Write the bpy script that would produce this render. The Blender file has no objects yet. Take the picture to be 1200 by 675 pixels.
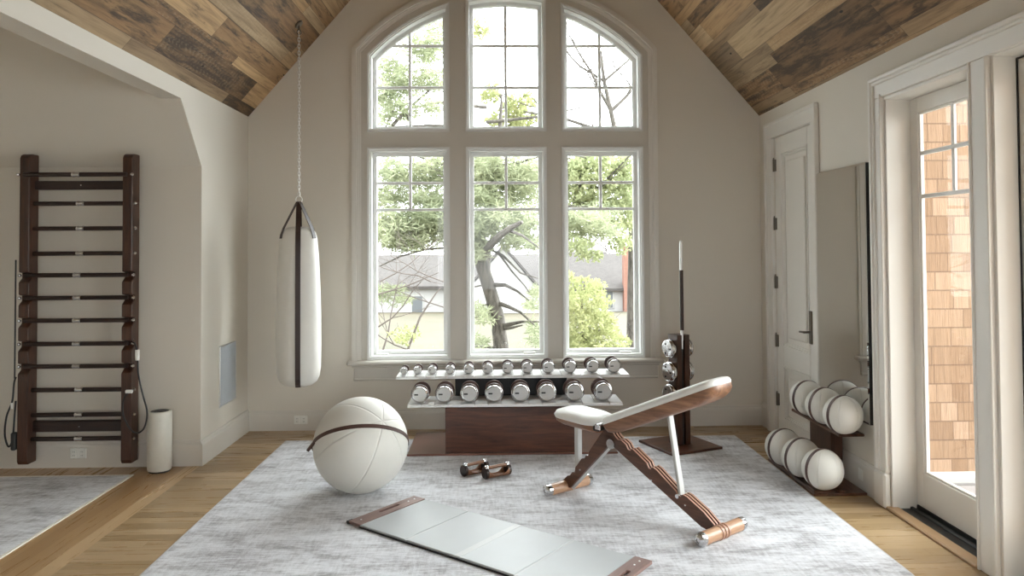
import bpy, math, random
from math import sin, cos, pi, sqrt, radians, atan2
from mathutils import Vector, Matrix
from mathutils.geometry import tessellate_polygon
random.seed(7)
JIT = random.Random(11)
sc = bpy.context.scene
COL = sc.collection

# ------------------------------------------------------------------ mesh helper
class MB:
    def __init__(s): s.v = []; s.f = []; s.m = []; s.sm = []; s.uv = {}
    def add(s, vs, fs, mat=0, smooth=False):
        b = len(s.v); s.v += [tuple(v) for v in vs]
        for f in fs:
            s.f.append(tuple(b + i for i in f)); s.m.append(mat); s.sm.append(smooth)
        return s
    def box(s, x0, x1, y0, y1, z0, z1, mat=0, M=None):
        vs = [Vector((x, y, z)) for z in (z0, z1) for y in (y0, y1) for x in (x0, x1)]
        if M is not None: vs = [M @ v for v in vs]
        return s.add(vs, [(0,2,3,1),(4,5,7,6),(0,1,5,4),(2,6,7,3),(0,4,6,2),(1,3,7,5)], mat)
    def rbox(s, x0, x1, y0, y1, z0, z1, r=.004, mat=0, M=None, smooth=False):
        """box with chamfered edges"""
        j = JIT.uniform
        x0 -= j(0,.0005); x1 += j(0,.0005); y0 -= j(0,.0005); y1 += j(0,.0005); z0 -= j(0,.0002); z1 += j(0,.0002)
        r = min(r, (x1-x0)/2.01, (y1-y0)/2.01, (z1-z0)/2.01)
        cx, cy, cz = (x0+x1)/2, (y0+y1)/2, (z0+z1)/2; hx, hy, hz = (x1-x0)/2, (y1-y0)/2, (z1-z0)/2
        idx = {}; vs = []
        for sx in (-1, 1):
            for sy in (-1, 1):
                for sz in (-1, 1):
                    for a in range(3):
                        p = [cx+sx*(hx-r), cy+sy*(hy-r), cz+sz*(hz-r)]
                        p[a] += (sx, sy, sz)[a]*r
                        idx[(sx, sy, sz, a)] = len(vs); v = Vector(p)
                        vs.append(M @ v if M is not None else v)
        fs = []
        def q(*k): fs.append([idx[i] for i in k])
        for a in range(3):
            b, c = (a+1) % 3, (a+2) % 3
            for sg in (-1, 1):
                def k(i, j):
                    t = [0, 0, 0]; t[a] = sg; t[b] = i; t[c] = j; return (*t, a)
                l = [k(-1,-1), k(1,-1), k(1,1), k(-1,1)]
                if sg < 0: l.reverse()
                q(*l)
            for i in (-1, 1):
                for j in (-1, 1):
                    def e(w, ax):
                        t = [0, 0, 0]; t[a] = w; t[b] = i; t[c] = j; return (*t, ax)
                    l = [e(-1, b), e(1, b), e(1, c), e(-1, c)]
                    if i*j > 0: l.reverse()
                    q(*l)
        for sx in (-1, 1):
            for sy in (-1, 1):
                for sz in (-1, 1):
                    l = [(sx, sy, sz, 0), (sx, sy, sz, 1), (sx, sy, sz, 2)]
                    if sx*sy*sz < 0: l.reverse()
                    q(*l)
        return s.add(vs, fs, mat, smooth)
    def tube(s, pts, r, n=10, mat=0, cap=True, closed=False):
        pts = [Vector(p) for p in pts]; k = len(pts)
        rs = r if isinstance(r, (list, tuple)) else [r]*k
        rings = []; up = None
        for i, p in enumerate(pts):
            if closed: t = pts[(i+1) % k] - pts[i-1]
            else: t = pts[min(i+1, k-1)] - pts[max(i-1, 0)]
            t.normalize()
            if up is None:
                up = Vector((0,0,1)) if abs(t.z) < .9 else Vector((1,0,0))
            a = t.cross(up)
            if a.length < 1e-6: a = t.cross(Vector((0,1,0)))
            a.normalize(); b = t.cross(a).normalized(); up = -b if False else up
            if not closed: up = a.cross(t)
            rings.append([p + a*cos(2*pi*j/n)*rs[i] + b*sin(2*pi*j/n)*rs[i] for j in range(n)])
        vs = [v for R in rings for v in R]; fs = []
        for i in range(k if closed else k-1):
            i2 = (i+1) % k
            for j in range(n):
                j2 = (j+1) % n
                fs.append((i*n+j, i*n+j2, i2*n+j2, i2*n+j))
        b = len(s.v); s.add(vs, fs, mat, True)
        if cap and not closed:
            s.f.append(tuple(b+j for j in reversed(range(n)))); s.m.append(mat); s.sm.append(False)
            s.f.append(tuple(b+(k-1)*n+j for j in range(n))); s.m.append(mat); s.sm.append(False)
        return s
    def lathe(s, prof, n=32, M=None, mat=0, mats=None, smooth=True):
        """prof = [(r, h)] about local Z; r=0 ends allowed"""
        M = M or Matrix.Identity(4); vs = []; rows = []
        for r, h in prof:
            if r < 1e-6: rows.append([len(vs)]); vs.append(M @ Vector((0, 0, h)))
            else:
                rows.append([len(vs)+j for j in range(n)])
                vs += [M @ Vector((r*cos(2*pi*j/n), r*sin(2*pi*j/n), h)) for j in range(n)]
        b = len(s.v); s.v += [tuple(v) for v in vs]
        for i in range(len(rows)-1):
            A, B = rows[i], rows[i+1]; mm = mats[i] if mats else mat
            for j in range(n):
                j2 = (j+1) % n
                if len(A) == 1 and len(B) == 1: continue
                if len(A) == 1: f = (A[0], B[j2], B[j])
                elif len(B) == 1: f = (A[j], A[j2], B[0])
                else: f = (A[j], A[j2], B[j2], B[j])
                s.f.append(tuple(b+q for q in f)); s.m.append(mm); s.sm.append(smooth)
        return s
    def prism(s, poly, a0, a1, axis='y', holes=(), mat=0, edge_mat=None, M=None, smooth_edge=False):
        """extrude a 2D polygon (with holes). axis y: poly is (x,z); axis x: (y,z); axis z: (x,y)"""
        def P(p, a):
            v = {'y': (p[0], a, p[1]), 'x': (a, p[0], p[1]), 'z': (p[0], p[1], a)}[axis]
            return M @ Vector(v) if M is not None else Vector(v)
        loops = [list(poly)] + [list(h) for h in holes]
        flat = [p for l in loops for p in l]
        tris = tessellate_polygon([[Vector((p[0], p[1], 0)) for p in l] for l in loops])
        n = len(flat); vs = [P(p, a0) for p in flat] + [P(p, a1) for p in flat]
        fs = []
        for t in tris:
            a, b, c = [Vector(flat[i]) for i in t]
            ar = (b-a).x*(c-a).y - (b-a).y*(c-a).x
            if abs(ar) < 1e-12: continue
            if ar < 0: t = (t[0], t[2], t[1])
            fs.append(tuple(t)); fs.append(tuple(n+i for i in reversed(t)))
        s.add(vs, fs, mat)
        em = mat if edge_mat is None else edge_mat; o = 0; es = []
        for l in loops:
            k = len(l)
            for i in range(k): es.append((o+i, o+(i+1) % k, n+o+(i+1) % k, n+o+i))
            o += k
        s.add(vs, es, em, smooth_edge)
        return s
    def strip(s, A, B, y0, y1, mat=0, axis='y'):
        """closed band between two 2D outlines A and B (same count, open path), extruded"""
        k = len(A)
        def P(p, a): return {'y': (p[0], a, p[1]), 'x': (a, p[0], p[1])}[axis]
        vs = [P(p, y0) for p in A]+[P(p, y0) for p in B]+[P(p, y1) for p in A]+[P(p, y1) for p in B]
        fs = []
        for i in range(k-1):
            fs += [(i, i+1, k+i+1, k+i), (2*k+i, 3*k+i, 3*k+i+1, 2*k+i+1), (i, 2*k+i, 2*k+i+1, i+1), (k+i, k+i+1, 3*k+i+1, 3*k+i)]
        fs += [(0, k, 3*k, 2*k), (k-1, 3*k-1, 4*k-1, 2*k-1)]
        return s.add(vs, fs, mat)
    def build(s, name, mats, parent=None, loc=None, rotz=None, uvf=None, sharp=35, recalc=True, **props):
        me = bpy.data.meshes.new(name)
        me.from_pydata(s.v, [], s.f)
        if not isinstance(mats, (list, tuple)): mats = [mats]
        for m in mats: me.materials.append(m)
        me.polygons.foreach_set('material_index', s.m)
        me.polygons.foreach_set('use_smooth', s.sm)
        if recalc:
            import bmesh
            bm = bmesh.new(); bm.from_mesh(me)
            bmesh.ops.remove_doubles(bm, verts=bm.verts, dist=1e-6)
            bmesh.ops.recalc_face_normals(bm, faces=bm.faces)
            bm.to_mesh(me); bm.free()
        if any(s.sm): me.set_sharp_from_angle(angle=radians(sharp))
        if uvf:
            ul = me.uv_layers.new(name='UVMap')
            for l in me.loops: ul.data[l.index].uv = uvf(me.vertices[l.vertex_index].co)
        me.update()
        o = bpy.data.objects.new(name, me); COL.objects.link(o)
        if parent is not None: o.parent = parent
        if loc is not None: o.location = loc
        if rotz is not None: o.rotation_euler = (0, 0, rotz)
        for k, v in props.items(): o[k] = v
        return o

def empty(name, loc=(0,0,0), rotz=0, **props):
    o = bpy.data.objects.new(name, None); COL.objects.link(o)
    o.location = loc; o.rotation_euler = (0, 0, rotz); o.empty_display_size = .05
    for k, v in props.items(): o[k] = v
    return o
def copy_tree(o, parent=None):
    kids = [c for c in bpy.data.objects if c.parent == o]
    c = o.copy(); COL.objects.link(c); c.parent = parent
    for k in kids: copy_tree(k, c)
    return c
def arc(cx, cz, r, a0, a1, n): return [(cx + r*cos(a0+(a1-a0)*i/n), cz + r*sin(a0+(a1-a0)*i/n)) for i in range(n+1)]
def TR(x=0, y=0, z=0): return Matrix.Translation((x, y, z))
def RX(a): return Matrix.Rotation(a, 4, 'X')
def RY(a): return Matrix.Rotation(a, 4, 'Y')
def RZ(a): return Matrix.Rotation(a, 4, 'Z')

# ------------------------------------------------------------------ materials
class N:
    def __init__(s, name):
        s.m = bpy.data.materials.new(name); s.m.use_nodes = True; s.t = s.m.node_tree
        s.t.nodes.clear(); s.out = s.t.nodes.new('ShaderNodeOutputMaterial')
    def n(s, typ, **kw):
        d = s.t.nodes.new(typ)
        for k, v in kw.items():
            if k.startswith('i_'):
                key = k[2:]; key = int(key) if key.isdigit() else key.replace('_', ' ')
                inp = d.inputs[key]
                if isinstance(v, bpy.types.NodeSocket): s.t.links.new(v, inp)
                else: inp.default_value = v
            else: setattr(d, k, v)
        return d
    def math(s, op, a, b=None, c=None, clamp=False):
        d = s.t.nodes.new('ShaderNodeMath'); d.operation = op; d.use_clamp = clamp
        for i, v in enumerate((a, b, c)):
            if v is None: continue
            if isinstance(v, bpy.types.NodeSocket): s.t.links.new(v, d.inputs[i])
            else: d.inputs[i].default_value = v
        return d.outputs[0]
    def mix(s, fac, a, b, mode='MIX'):
        d = s.t.nodes.new('ShaderNodeMix'); d.data_type = 'RGBA'; d.blend_type = mode
        for i, v in ((0, fac), (6, a), (7, b)):
            if isinstance(v, bpy.types.NodeSocket): s.t.links.new(v, d.inputs[i])
            else: d.inputs[i].default_value = v if i == 0 else (*v[:3], 1)
        return d.outputs[2]
    def ramp(s, fac, stops, const=False):
        d = s.t.nodes.new('ShaderNodeValToRGB'); cr = d.color_ramp
        if const: cr.interpolation = 'CONSTANT'
        while len(cr.elements) < len(stops): cr.elements.new(.5)
        for e, (p, c) in zip(cr.elements, stops):
            e.position = p; e.color = (*c, 1) if len(c) == 3 else c
        s.t.links.new(fac, d.inputs[0]); return d.outputs[0]
    def bsdf(s, color, rough=.5, metal=0, bump=None, bstr=.2, bdist=.002, **kw):
        b = s.t.nodes.new('ShaderNodeBsdfPrincipled')
        for k, v in (('Base Color', color), ('Roughness', rough), ('Metallic', metal), *[(k.replace('_', ' '), v) for k, v in kw.items()]):
            if isinstance(v, bpy.types.NodeSocket): s.t.links.new(v, b.inputs[k])
            else: b.inputs[k].default_value = (*v, 1) if isinstance(v, tuple) and len(v) == 3 else v
        if bump is not None:
            bp = s.n('ShaderNodeBump'); bp.inputs['Strength'].default_value = bstr; bp.inputs['Distance'].default_value = bdist
            s.t.links.new(bump, bp.inputs['Height']); s.t.links.new(bp.outputs[0], b.inputs['Normal'])
        s.t.links.new(b.outputs[0], s.out.inputs[0]); return s.m
    def obj(s): return s.n('ShaderNodeTexCoord').outputs['Object']
    def mapping(s, vec, scale=(1,1,1), rot=(0,0,0), loc=(0,0,0)):
        return s.n('ShaderNodeMapping', i_0=vec, i_Scale=scale, i_Rotation=rot, i_Location=loc).outputs[0]
    def noise(s, vec, scale=5, detail=3, rough=.5, dist=0):
        return s.n('ShaderNodeTexNoise', i_Vector=vec, i_Scale=scale, i_Detail=detail, i_Roughness=rough, i_Distortion=dist).outputs['Fac']

def srgb(r, g, b): 
    f = lambda c: (c/255/12.92) if c/255 <= .04045 else ((c/255+.055)/1.055)**2.4
    return (f(r), f(g), f(b))

def paint(name, col, rough=.6, b=.05):
    k = N(name); o = k.obj(); nz = k.noise(o, 60, 3); n2 = k.noise(o, 1.3, 2)
    c = k.mix(n2, tuple(x*.97 for x in col), tuple(min(1, x*1.03) for x in col))
    return k.bsdf(c, rough, bump=nz, bstr=b, bdist=.001)
def flat(name, col, rough=.5, metal=0, var=.06, **kw):
    k = N(name); nz = k.noise(k.obj(), 25, 2)
    c = k.mix(nz, tuple(x*(1-var) for x in col), tuple(min(1, x*(1+var)) for x in col))
    return k.bsdf(c, rough, metal, **kw)
def wood(name, dark, light, axis='x', rough=.35, scale=1., coat=.15):
    k = N(name); o = k.obj()
    st = {'x': (1.2, 14, 14), 'y': (14, 1.2, 14), 'z': (14, 14, 1.2)}[axis]
    v = k.mapping(o, tuple(q*scale for q in st))
    n1 = k.noise(v, 1.6, 6, .6, .8); n2 = k.noise(v, 7, 4, .6)
    g = k.math('ADD', k.math('MULTIPLY', n1, .7), k.math('MULTIPLY', n2, .3))
    c = k.ramp(g, [(.33, dark), (.5, tuple((a+b)/2 for a, b in zip(dark, light))), (.64, light)])
    return k.bsdf(c, rough, bump=n2, bstr=.08, Coat_Weight=coat, Coat_Roughness=.2)
def chrome(name, col=(.68,.68,.69), rough=.12):
    k = N(name); nz = k.noise(k.obj(), 8, 2)
    r = k.math('ADD', k.math('MULTIPLY', nz, .06), rough-.03)
    return k.bsdf(col, r, 1.0)
def leather(name, col, rough=.5, bs=.25):
    k = N(name); o = k.obj(); v = k.n('ShaderNodeTexVoronoi', i_Vector=o, i_Scale=260.).outputs['Distance']
    n2 = k.noise(o, 7, 3)
    c = k.mix(n2, tuple(x*.95 for x in col), tuple(min(1, x*1.04) for x in col))
    return k.bsdf(c, rough, bump=k.math('ADD', v, k.math('MULTIPLY', n2, 3)), bstr=bs, bdist=.0008)

M = {}
M['wall'] = paint('wall_paint', (.69, .65, .575), .7)
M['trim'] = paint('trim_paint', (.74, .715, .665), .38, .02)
M['casing'] = paint('casing_paint', (.61, .585, .53), .45, .02)
M['sash'] = paint('sash_paint', (.74, .745, .73), .35, .02)
M['walnut_x'] = wood('walnut_along_x', (.030,.009,.0045), (.13,.043,.020), 'x')
M['walnut_y'] = wood('walnut_along_y', (.035,.014,.008), (.13,.055,.030), 'y')
M['walnut_z'] = wood('walnut_along_z', (.020,.0075,.004), (.080,.030,.015), 'z')
M['walnut_beam'] = wood('walnut_bench_beam', (.040,.015,.008), (.15,.062,.034), 'x')
M['walnut_dark'] = wood('dark_walnut', (.010,.005,.004), (.035,.015,.011), 'x')
M['walnut_mid'] = wood('oiled_walnut', (.11,.045,.022), (.36,.18,.095), 'x')
M['oak_tan'] = wood('tan_roller_wood', (.36,.19,.105), (.56,.34,.21), 'y', .4)
M['ply_edge'] = flat('plywood_edge', (.42,.24,.17), .4)
M['chrome'] = chrome('polished_steel')
M['satin'] = chrome('satin_steel', (.72,.72,.71), .3)
M['white_metal'] = flat('white_lacquered_steel', (.52,.52,.50), .3)
M['cream'] = leather('cream_leather', (.73,.715,.665))
M['cream_hi'] = leather('pale_leather_pad', (.80,.80,.77), .45)
M['brown'] = leather('dark_brown_leather', (.035,.018,.014), .45)
M['brown2'] = leather('brown_leather_ring', (.075,.038,.030), .45)
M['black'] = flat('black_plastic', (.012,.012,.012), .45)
M['rubber'] = flat('black_rubber_cord', (.015,.015,.016), .5)
M['shelf_white'] = flat('white_shelf_lacquer', (.78,.78,.77), .3)
M['plastic_white'] = flat('white_plastic', (.78,.78,.74), .4)
M['purifier'] = flat('cream_enamel', (.66,.645,.58), .45)
M['bronze'] = flat('antique_bronze', (.16,.14,.115), .35, .9)

# brushed face of the dumbbells
k = N('brushed_steel_face'); o = k.obj(); sp = k.n('ShaderNodeSeparateXYZ', i_0=o)
ang = k.math('ARCTAN2', sp.outputs[2], sp.outputs[0])
cmb = k.n('ShaderNodeCombineXYZ', i_0=k.math('MULTIPLY', ang, 9.0), i_1=0.0, i_2=0.0).outputs[0]
nz = k.noise(cmb, 1.2, 3)
M['brushed'] = k.bsdf(k.mix(nz, (.40,.395,.385), (.60,.595,.58)), .34, 1.0, Anisotropic=.6)

# mirror / glass
k = N('mirror_silver'); M['mirror'] = k.bsdf((.86,.87,.86), .01, 1.0)
def glassmat(name, tint=(.97,.985,.975), refl=.07, fr=.10):
    k = N(name); tr = k.n('ShaderNodeBsdfTransparent', i_0=(*tint, 1)); gl = k.n('ShaderNodeBsdfGlossy', i_0=(1,1,1,1), i_Roughness=.02)
    lw = k.n('ShaderNodeLayerWeight', i_Blend=.25)
    f = k.math('ADD', k.math('MULTIPLY', lw.outputs['Fresnel'], fr), refl*.3, clamp=True)
    mx = k.n('ShaderNodeMixShader', i_0=f, i_1=tr.outputs[0], i_2=gl.outputs[0]); k.t.links.new(mx.outputs[0], k.out.inputs[0]); return k.m
M['glass'] = glassmat('window_glass', refl=.03)
M['door_glass'] = glassmat('door_glass', refl=.02, fr=.025)
M['panel_glass'] = flat('frosted_blue_grey_panel', (.42,.46,.50), .25)

# wood planks (UV in metres: u along, v across)
def planks(name, w, L, tones, gap=(.02,.012,.008), gapw=.0025, reclaimed=False, rough=.4, vary=0., grain=.35):
    k = N(name); uv = k.n('ShaderNodeTexCoord').outputs['UV']; sp = k.n('ShaderNodeSeparateXYZ', i_0=uv)
    u, v = sp.outputs[0], sp.outputs[1]
    vv = k.math('DIVIDE', v, w)
    if vary: vv = k.math('ADD', vv, k.math('MULTIPLY', k.math('SINE', k.math('MULTIPLY', vv, 2.4)), vary))
    row = k.math('FLOOR', vv); fv = k.math('FRACT', vv)
    wn = k.n('ShaderNodeTexWhiteNoise', noise_dimensions='1D', i_W=row).outputs['Value']
    uu = k.math('ADD', k.math('DIVIDE', u, L), k.math('MULTIPLY', wn, 7.31))
    col = k.math('FLOOR', uu); fu = k.math('FRACT', uu)
    idv = k.n('ShaderNodeCombineXYZ', i_0=row, i_1=col, i_2=0.0).outputs[0]
    wc = k.n('ShaderNodeTexWhiteNoise', noise_dimensions='3D', i_Vector=idv)
    idn = wc.outputs['Value']; idc = k.n('ShaderNodeSeparateColor', i_0=wc.outputs['Color'])
    r1, r2 = idc.outputs[0], idc.outputs[1]
    gv = k.n('ShaderNodeCombineXYZ', i_0=k.math('ADD', k.math('MULTIPLY', u, 1.6), k.math('MULTIPLY', idn, 53.)), i_1=k.math('ADD', k.math('MULTIPLY', v, 26.), k.math('MULTIPLY', r1, 71.)), i_2=0.0).outputs[0]
    g1 = k.noise(gv, 1.3, 6, .62, .7)
    base = k.ramp(idn, tones)
    c = k.mix(grain, base, k.ramp(g1, [(.3, (.18,.15,.12) if reclaimed else (.6,.56,.5)), (.5, (.75,.72,.68)), (.7, (1.,1.,1.))]), 'MULTIPLY')
    hgt = g1
    if reclaimed:
        sv = k.n('ShaderNodeCombineXYZ', i_0=k.math('ADD', k.math('MULTIPLY', u, 2.2), k.math('MULTIPLY', r2, 31.)), i_1=k.math('MULTIPLY', v, 15.), i_2=idn).outputs[0]
        st = k.noise(sv, 1.2, 9, .72, .35)
        thr = k.math('ADD', k.math('MULTIPLY', r1, .35), .42)
        sm = k.math('MULTIPLY', k.math('SUBTRACT', st, thr), 9., clamp=True)
        sm = k.math('MULTIPLY', sm, k.math('GREATER_THAN', r1, .02))
        inv = k.math('MULTIPLY', k.math('LESS_THAN', r1, .30), sm)
        c = k.mix(k.math('MULTIPLY', inv, .80), c, (.040,.029,.022))
        # blue black weathering in long drifts
        lv = k.n('ShaderNodeCombineXYZ', i_0=k.math('MULTIPLY', u, 1.1), i_1=k.math('MULTIPLY', v, 5.), i_2=3.7).outputs[0]
        ln = k.noise(lv, 1.5, 10, .76, .3)
        lm = k.math('MULTIPLY', k.math('SUBTRACT', ln, .585), 10., clamp=True)
        c = k.mix(k.math('MULTIPLY', lm, .80), c, (.030,.027,.027))
        # saw marks across some boards
        sw = k.math('SINE', k.math('ADD', k.math('MULTIPLY', u, 120.), k.math('MULTIPLY', st, 30.)))
        on = k.math('MULTIPLY', k.math('GREATER_THAN', r2, .70), k.math('MULTIPLY', sw, .5, clamp=True))
        on = k.math('MULTIPLY', on, k.math('MULTIPLY', k.math('SUBTRACT', g1, .42), 6., clamp=True))
        c = k.mix(k.math('MULTIPLY', on, .35), c, (.62,.52,.38))
        # nail knots
        vo = k.n('ShaderNodeTexVoronoi', i_Vector=k.n('ShaderNodeCombineXYZ', i_0=k.math('MULTIPLY', u, 2.3), i_1=k.math('MULTIPLY', v, 6.), i_2=0.0).outputs[0], i_Scale=1.).outputs['Distance']
        c = k.mix(k.math('LESS_THAN', vo, .045), c, (.01,.008,.007))
        hgt = k.math('ADD', st, k.math('MULTIPLY', idn, .5))
    e1 = k.math('MULTIPLY', k.math('MINIMUM', fv, k.math('SUBTRACT', 1., fv)), w)
    e2 = k.math('MULTIPLY', k.math('MINIMUM', fu, k.math('SUBTRACT', 1., fu)), L)
    gp = k.math('LESS_THAN', k.math('MINIMUM', e1, e2), gapw)
    c = k.mix(k.math('MULTIPLY', gp, .6), c, gap)
    rr = k.math('ADD', k.math('MULTIPLY', g1, .18), rough)
    return k.bsdf(c, rr, bump=k.math('SUBTRACT', hgt, k.math('MULTIPLY', gp, 2.)), bstr=.5 if reclaimed else .06, bdist=.003)
M['oak'] = planks('oak_floorboards', .083, 1.5, [(0, (.31,.205,.100)), (.35, (.36,.245,.125)), (.7, (.42,.29,.155)), (1, (.48,.34,.195))], gap=(.20,.11,.05), gapw=.0011, rough=.20, grain=.14)
M['oak_border'] = planks('oak_border_boards', .0835, 2.4, [(0, (.36,.215,.095)), (.5, (.41,.25,.115)), (1, (.45,.295,.15))], gap=(.20,.11,.05), gapw=.0011, rough=.20, grain=.14)
M['oak_pale'] = planks('pale_oak_strip', .2, 2.4, [(0, (.54,.37,.20)), (1, (.58,.40,.22))], gap=(.2,.12,.06), gapw=.0008, rough=.20, grain=.12)
M['reclaimed'] = planks('reclaimed_ceiling_boards', .125, 1.5,
    [(0, (.18,.11,.060)), (.18, (.31,.185,.095)), (.36, (.50,.32,.165)), (.55, (.66,.45,.245)), (.72, (.35,.25,.155)), (.86, (.74,.55,.33)), (1, (.21,.15,.10))],
    gapw=.0016, reclaimed=True, rough=.55, vary=.3, grain=.7)

# rug
k = N('grey_woven_rug'); o = k.obj()
a = k.noise(k.mapping(o, (14, 75, 1)), 1., 6, .66, .3); b = k.noise(k.mapping(o, (60, 9, 1)), 1., 4, .6)
c_ = k.noise(k.mapping(o, (3.2, 8.5, 1)), 1., 7, .68, .3); d = k.noise(o, 160, 2)
g = k.math('ADD', k.math('ADD', k.math('MULTIPLY', a, .30), k.math('MULTIPLY', b, .17)), k.math('ADD', k.math('MULTIPLY', c_, .46), k.math('MULTIPLY', d, .07)))
col = k.ramp(g, [(.38, (.25,.245,.255)), (.45, (.43,.425,.445)), (.51, (.61,.615,.64)), (.58, (.73,.74,.77))])
M['rug'] = k.bsdf(col, .95, bump=k.math('ADD', a, d), bstr=.5, bdist=.004, Sheen_Weight=.1)
M['rug_edge'] = flat('cream_rug_binding', (.72,.68,.60), .8)
M['rug_grey_edge'] = flat('grey_rug_binding', (.55,.55,.56), .8)

# big ball leather with gore seams (poles in the local frame)
def seamed(name, col, pole, n=3, width=.012, dark=.22):
    k = N(name); o = k.obj()
    pz = Vector(pole).normalized(); px = pz.cross(Vector((0,0,1))).normalized(); py = pz.cross(px)
    dx = k.n('ShaderNodeVectorMath', operation='DOT_PRODUCT', i_0=o, i_1=tuple(px)).outputs['Value']
    dy = k.n('ShaderNodeVectorMath', operation='DOT_PRODUCT', i_0=o, i_1=tuple(py)).outputs['Value']
    an = k.math('ARCTAN2', dy, dx)
    rad = k.math('SQRT', k.math('ADD', k.math('MULTIPLY', dx, dx), k.math('MULTIPLY', dy, dy)))
    s_ = k.math('MULTIPLY', k.math('ABSOLUTE', k.math('SINE', k.math('MULTIPLY', an, float(n)))), k.math('DIVIDE', rad, float(n)))
    m = k.math('SUBTRACT', 1., k.math('DIVIDE', s_, width*.28), clamp=True)
    n2 = k.noise(o, 9, 3); vo = k.n('ShaderNodeTexVoronoi', i_Vector=o, i_Scale=200.).outputs['Distance']
    c = k.mix(n2, tuple(x*.95 for x in col), tuple(min(1, x*1.03) for x in col))
    c = k.mix(k.math('MULTIPLY', m, dark), c, tuple(x*.55 for x in col))
    h = k.math('SUBTRACT', k.math('MULTIPLY', n2, .5), k.math('MULTIPLY', k.math('SUBTRACT', 1., k.math('DIVIDE', s_, width), clamp=True), 2.))
    return k.bsdf(c, .5, bump=k.math('ADD', h, k.math('MULTIPLY', vo, .08)), bstr=.5, bdist=.004)
M['ball'] = seamed('cream_ball_leather', (.72,.71,.66), (.55, -.565, .62), 3, .008, .10)
M['medball'] = seamed('cream_medicine_ball_leather', (.72,.71,.66), (.05,.02,1), 3, .0035, .06)

# outside
def leafmat(name, a, b, tr=.35):
    k = N(name); nz = k.noise(k.obj(), 1.4, 3)
    c = k.ramp(nz, [(.3, a), (.7, b)])
    d = k.n('ShaderNodeBsdfDiffuse', i_0=c); t = k.n('ShaderNodeBsdfTranslucent', i_0=c)
    mx = k.n('ShaderNodeMixShader', i_0=tr, i_1=d.outputs[0], i_2=t.outputs[0]); k.t.links.new(mx.outputs[0], k.out.inputs[0]); return k.m
M['pine'] = leafmat('pine_needles', (.24,.27,.17), (.40,.42,.28))
M['pine2'] = leafmat('pale_spring_leaves', (.27,.31,.17), (.44,.46,.27))
M['yellow_leaf'] = leafmat('yellow_green_leaves', (.26,.29,.13), (.42,.42,.23))
k = N('tree_bark'); nz = k.noise(k.mapping(k.obj(), (9,9,2.5)), 2, 6, .7)
M['bark'] = k.bsdf(k.ramp(nz, [(.35, (.035,.030,.026)), (.6, (.13,.115,.10))]), .9, bump=nz, bstr=.6, bdist=.03)
M['twig'] = flat('bare_twig_bark', (.12,.10,.09), .9)
k = N('spring_lawn'); o = k.obj(); g = k.math('ADD', k.math('MULTIPLY', k.noise(k.mapping(o, (1,.35,1)), .7, 5, .6), .7), k.math('MULTIPLY', k.noise(o, 14, 4), .3))
M['lawn'] = k.bsdf(k.ramp(g, [(.38, (.036,.036,.014)), (.5, (.054,.041,.017)), (.62, (.064,.051,.025))]), .95)
M['house_wall'] = flat('white_house_siding', (.45,.44,.43), .8)
k = N('grey_roof_shingles'); nz = k.noise(k.mapping(k.obj(), (2,2,9)), 2, 4); M['roof'] = k.bsdf(k.ramp(nz, [(.35, (.060,.053,.050)), (.65, (.095,.085,.080))]), .9)
M['house_glass'] = flat('dim_house_window', (.16,.17,.18), .2)
k = N('red_brick'); br = k.n('ShaderNodeTexBrick', i_Vector=k.mapping(k.obj(), (1,1,1), (pi/2,0,0)), i_Scale=3., i_Color1=(.26,.115,.08,1), i_Color2=(.30,.14,.10,1), i_Mortar=(.28,.21,.18,1)); M['brick'] = k.bsdf(br.outputs[0], .9)
# cedar shingles: UV in metres
k = N('cedar_shingles'); uv = k.n('ShaderNodeTexCoord').outputs['UV']; sp = k.n('ShaderNodeSeparateXYZ', i_0=uv)
u, v = sp.outputs[0], k.math('DIVIDE', sp.outputs[1], .131)
row = k.math('FLOOR', v); fv = k.math('FRACT', v); wn = k.n('ShaderNodeTexWhiteNoise', noise_dimensions='1D', i_W=row).outputs['Value']
uu = k.math('ADD', k.math('DIVIDE', u, .165), k.math('MULTIPLY', wn, 5.7)); uu = k.math('ADD', uu, k.math('MULTIPLY', k.math('SINE', k.math('MULTIPLY', uu, 2.1)), .3))
colm = k.math('FLOOR', uu); fu = k.math('FRACT', uu)
wc = k.n('ShaderNodeTexWhiteNoise', noise_dimensions='3D', i_Vector=k.n('ShaderNodeCombineXYZ', i_0=row, i_1=colm, i_2=1.).outputs[0])
idn = wc.outputs['Value']
gr = k.noise(k.n('ShaderNodeCombineXYZ', i_0=k.math('MULTIPLY', u, 70.), i_1=k.math('MULTIPLY', sp.outputs[1], 5.), i_2=k.math('MULTIPLY', idn, 9.)).outputs[0], 1., 5, .6)
c = k.ramp(idn, [(0, (.24,.145,.085)), (.5, (.30,.19,.115)), (1, (.36,.24,.16))])
c = k.mix(.35, c, k.ramp(gr, [(.3, (.35,.3,.25)), (.6, (1,1,1))]), 'MULTIPLY')
gp = k.math('MAXIMUM', k.math('LESS_THAN', fv, .07), k.math('LESS_THAN', k.math('MINIMUM', fu, k.math('SUBTRACT', 1., fu)), .022))
c = k.mix(k.math('MULTIPLY', gp, .75), c, (.13,.075,.045))
M['cedar'] = k.bsdf(c, .85, bump=k.math('ADD', gr, k.math('MULTIPLY', fv, -3.)), bstr=.4, bdist=.01)
k = N('bluestone_paving'); br = k.n('ShaderNodeTexBrick', i_Vector=k.obj(), i_Scale=1.2, i_Color1=(.24,.225,.22,1), i_Color2=(.30,.275,.265,1), i_Mortar=(.14,.13,.12,1)); M['stone'] = k.bsdf(br.outputs[0], .8)

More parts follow.
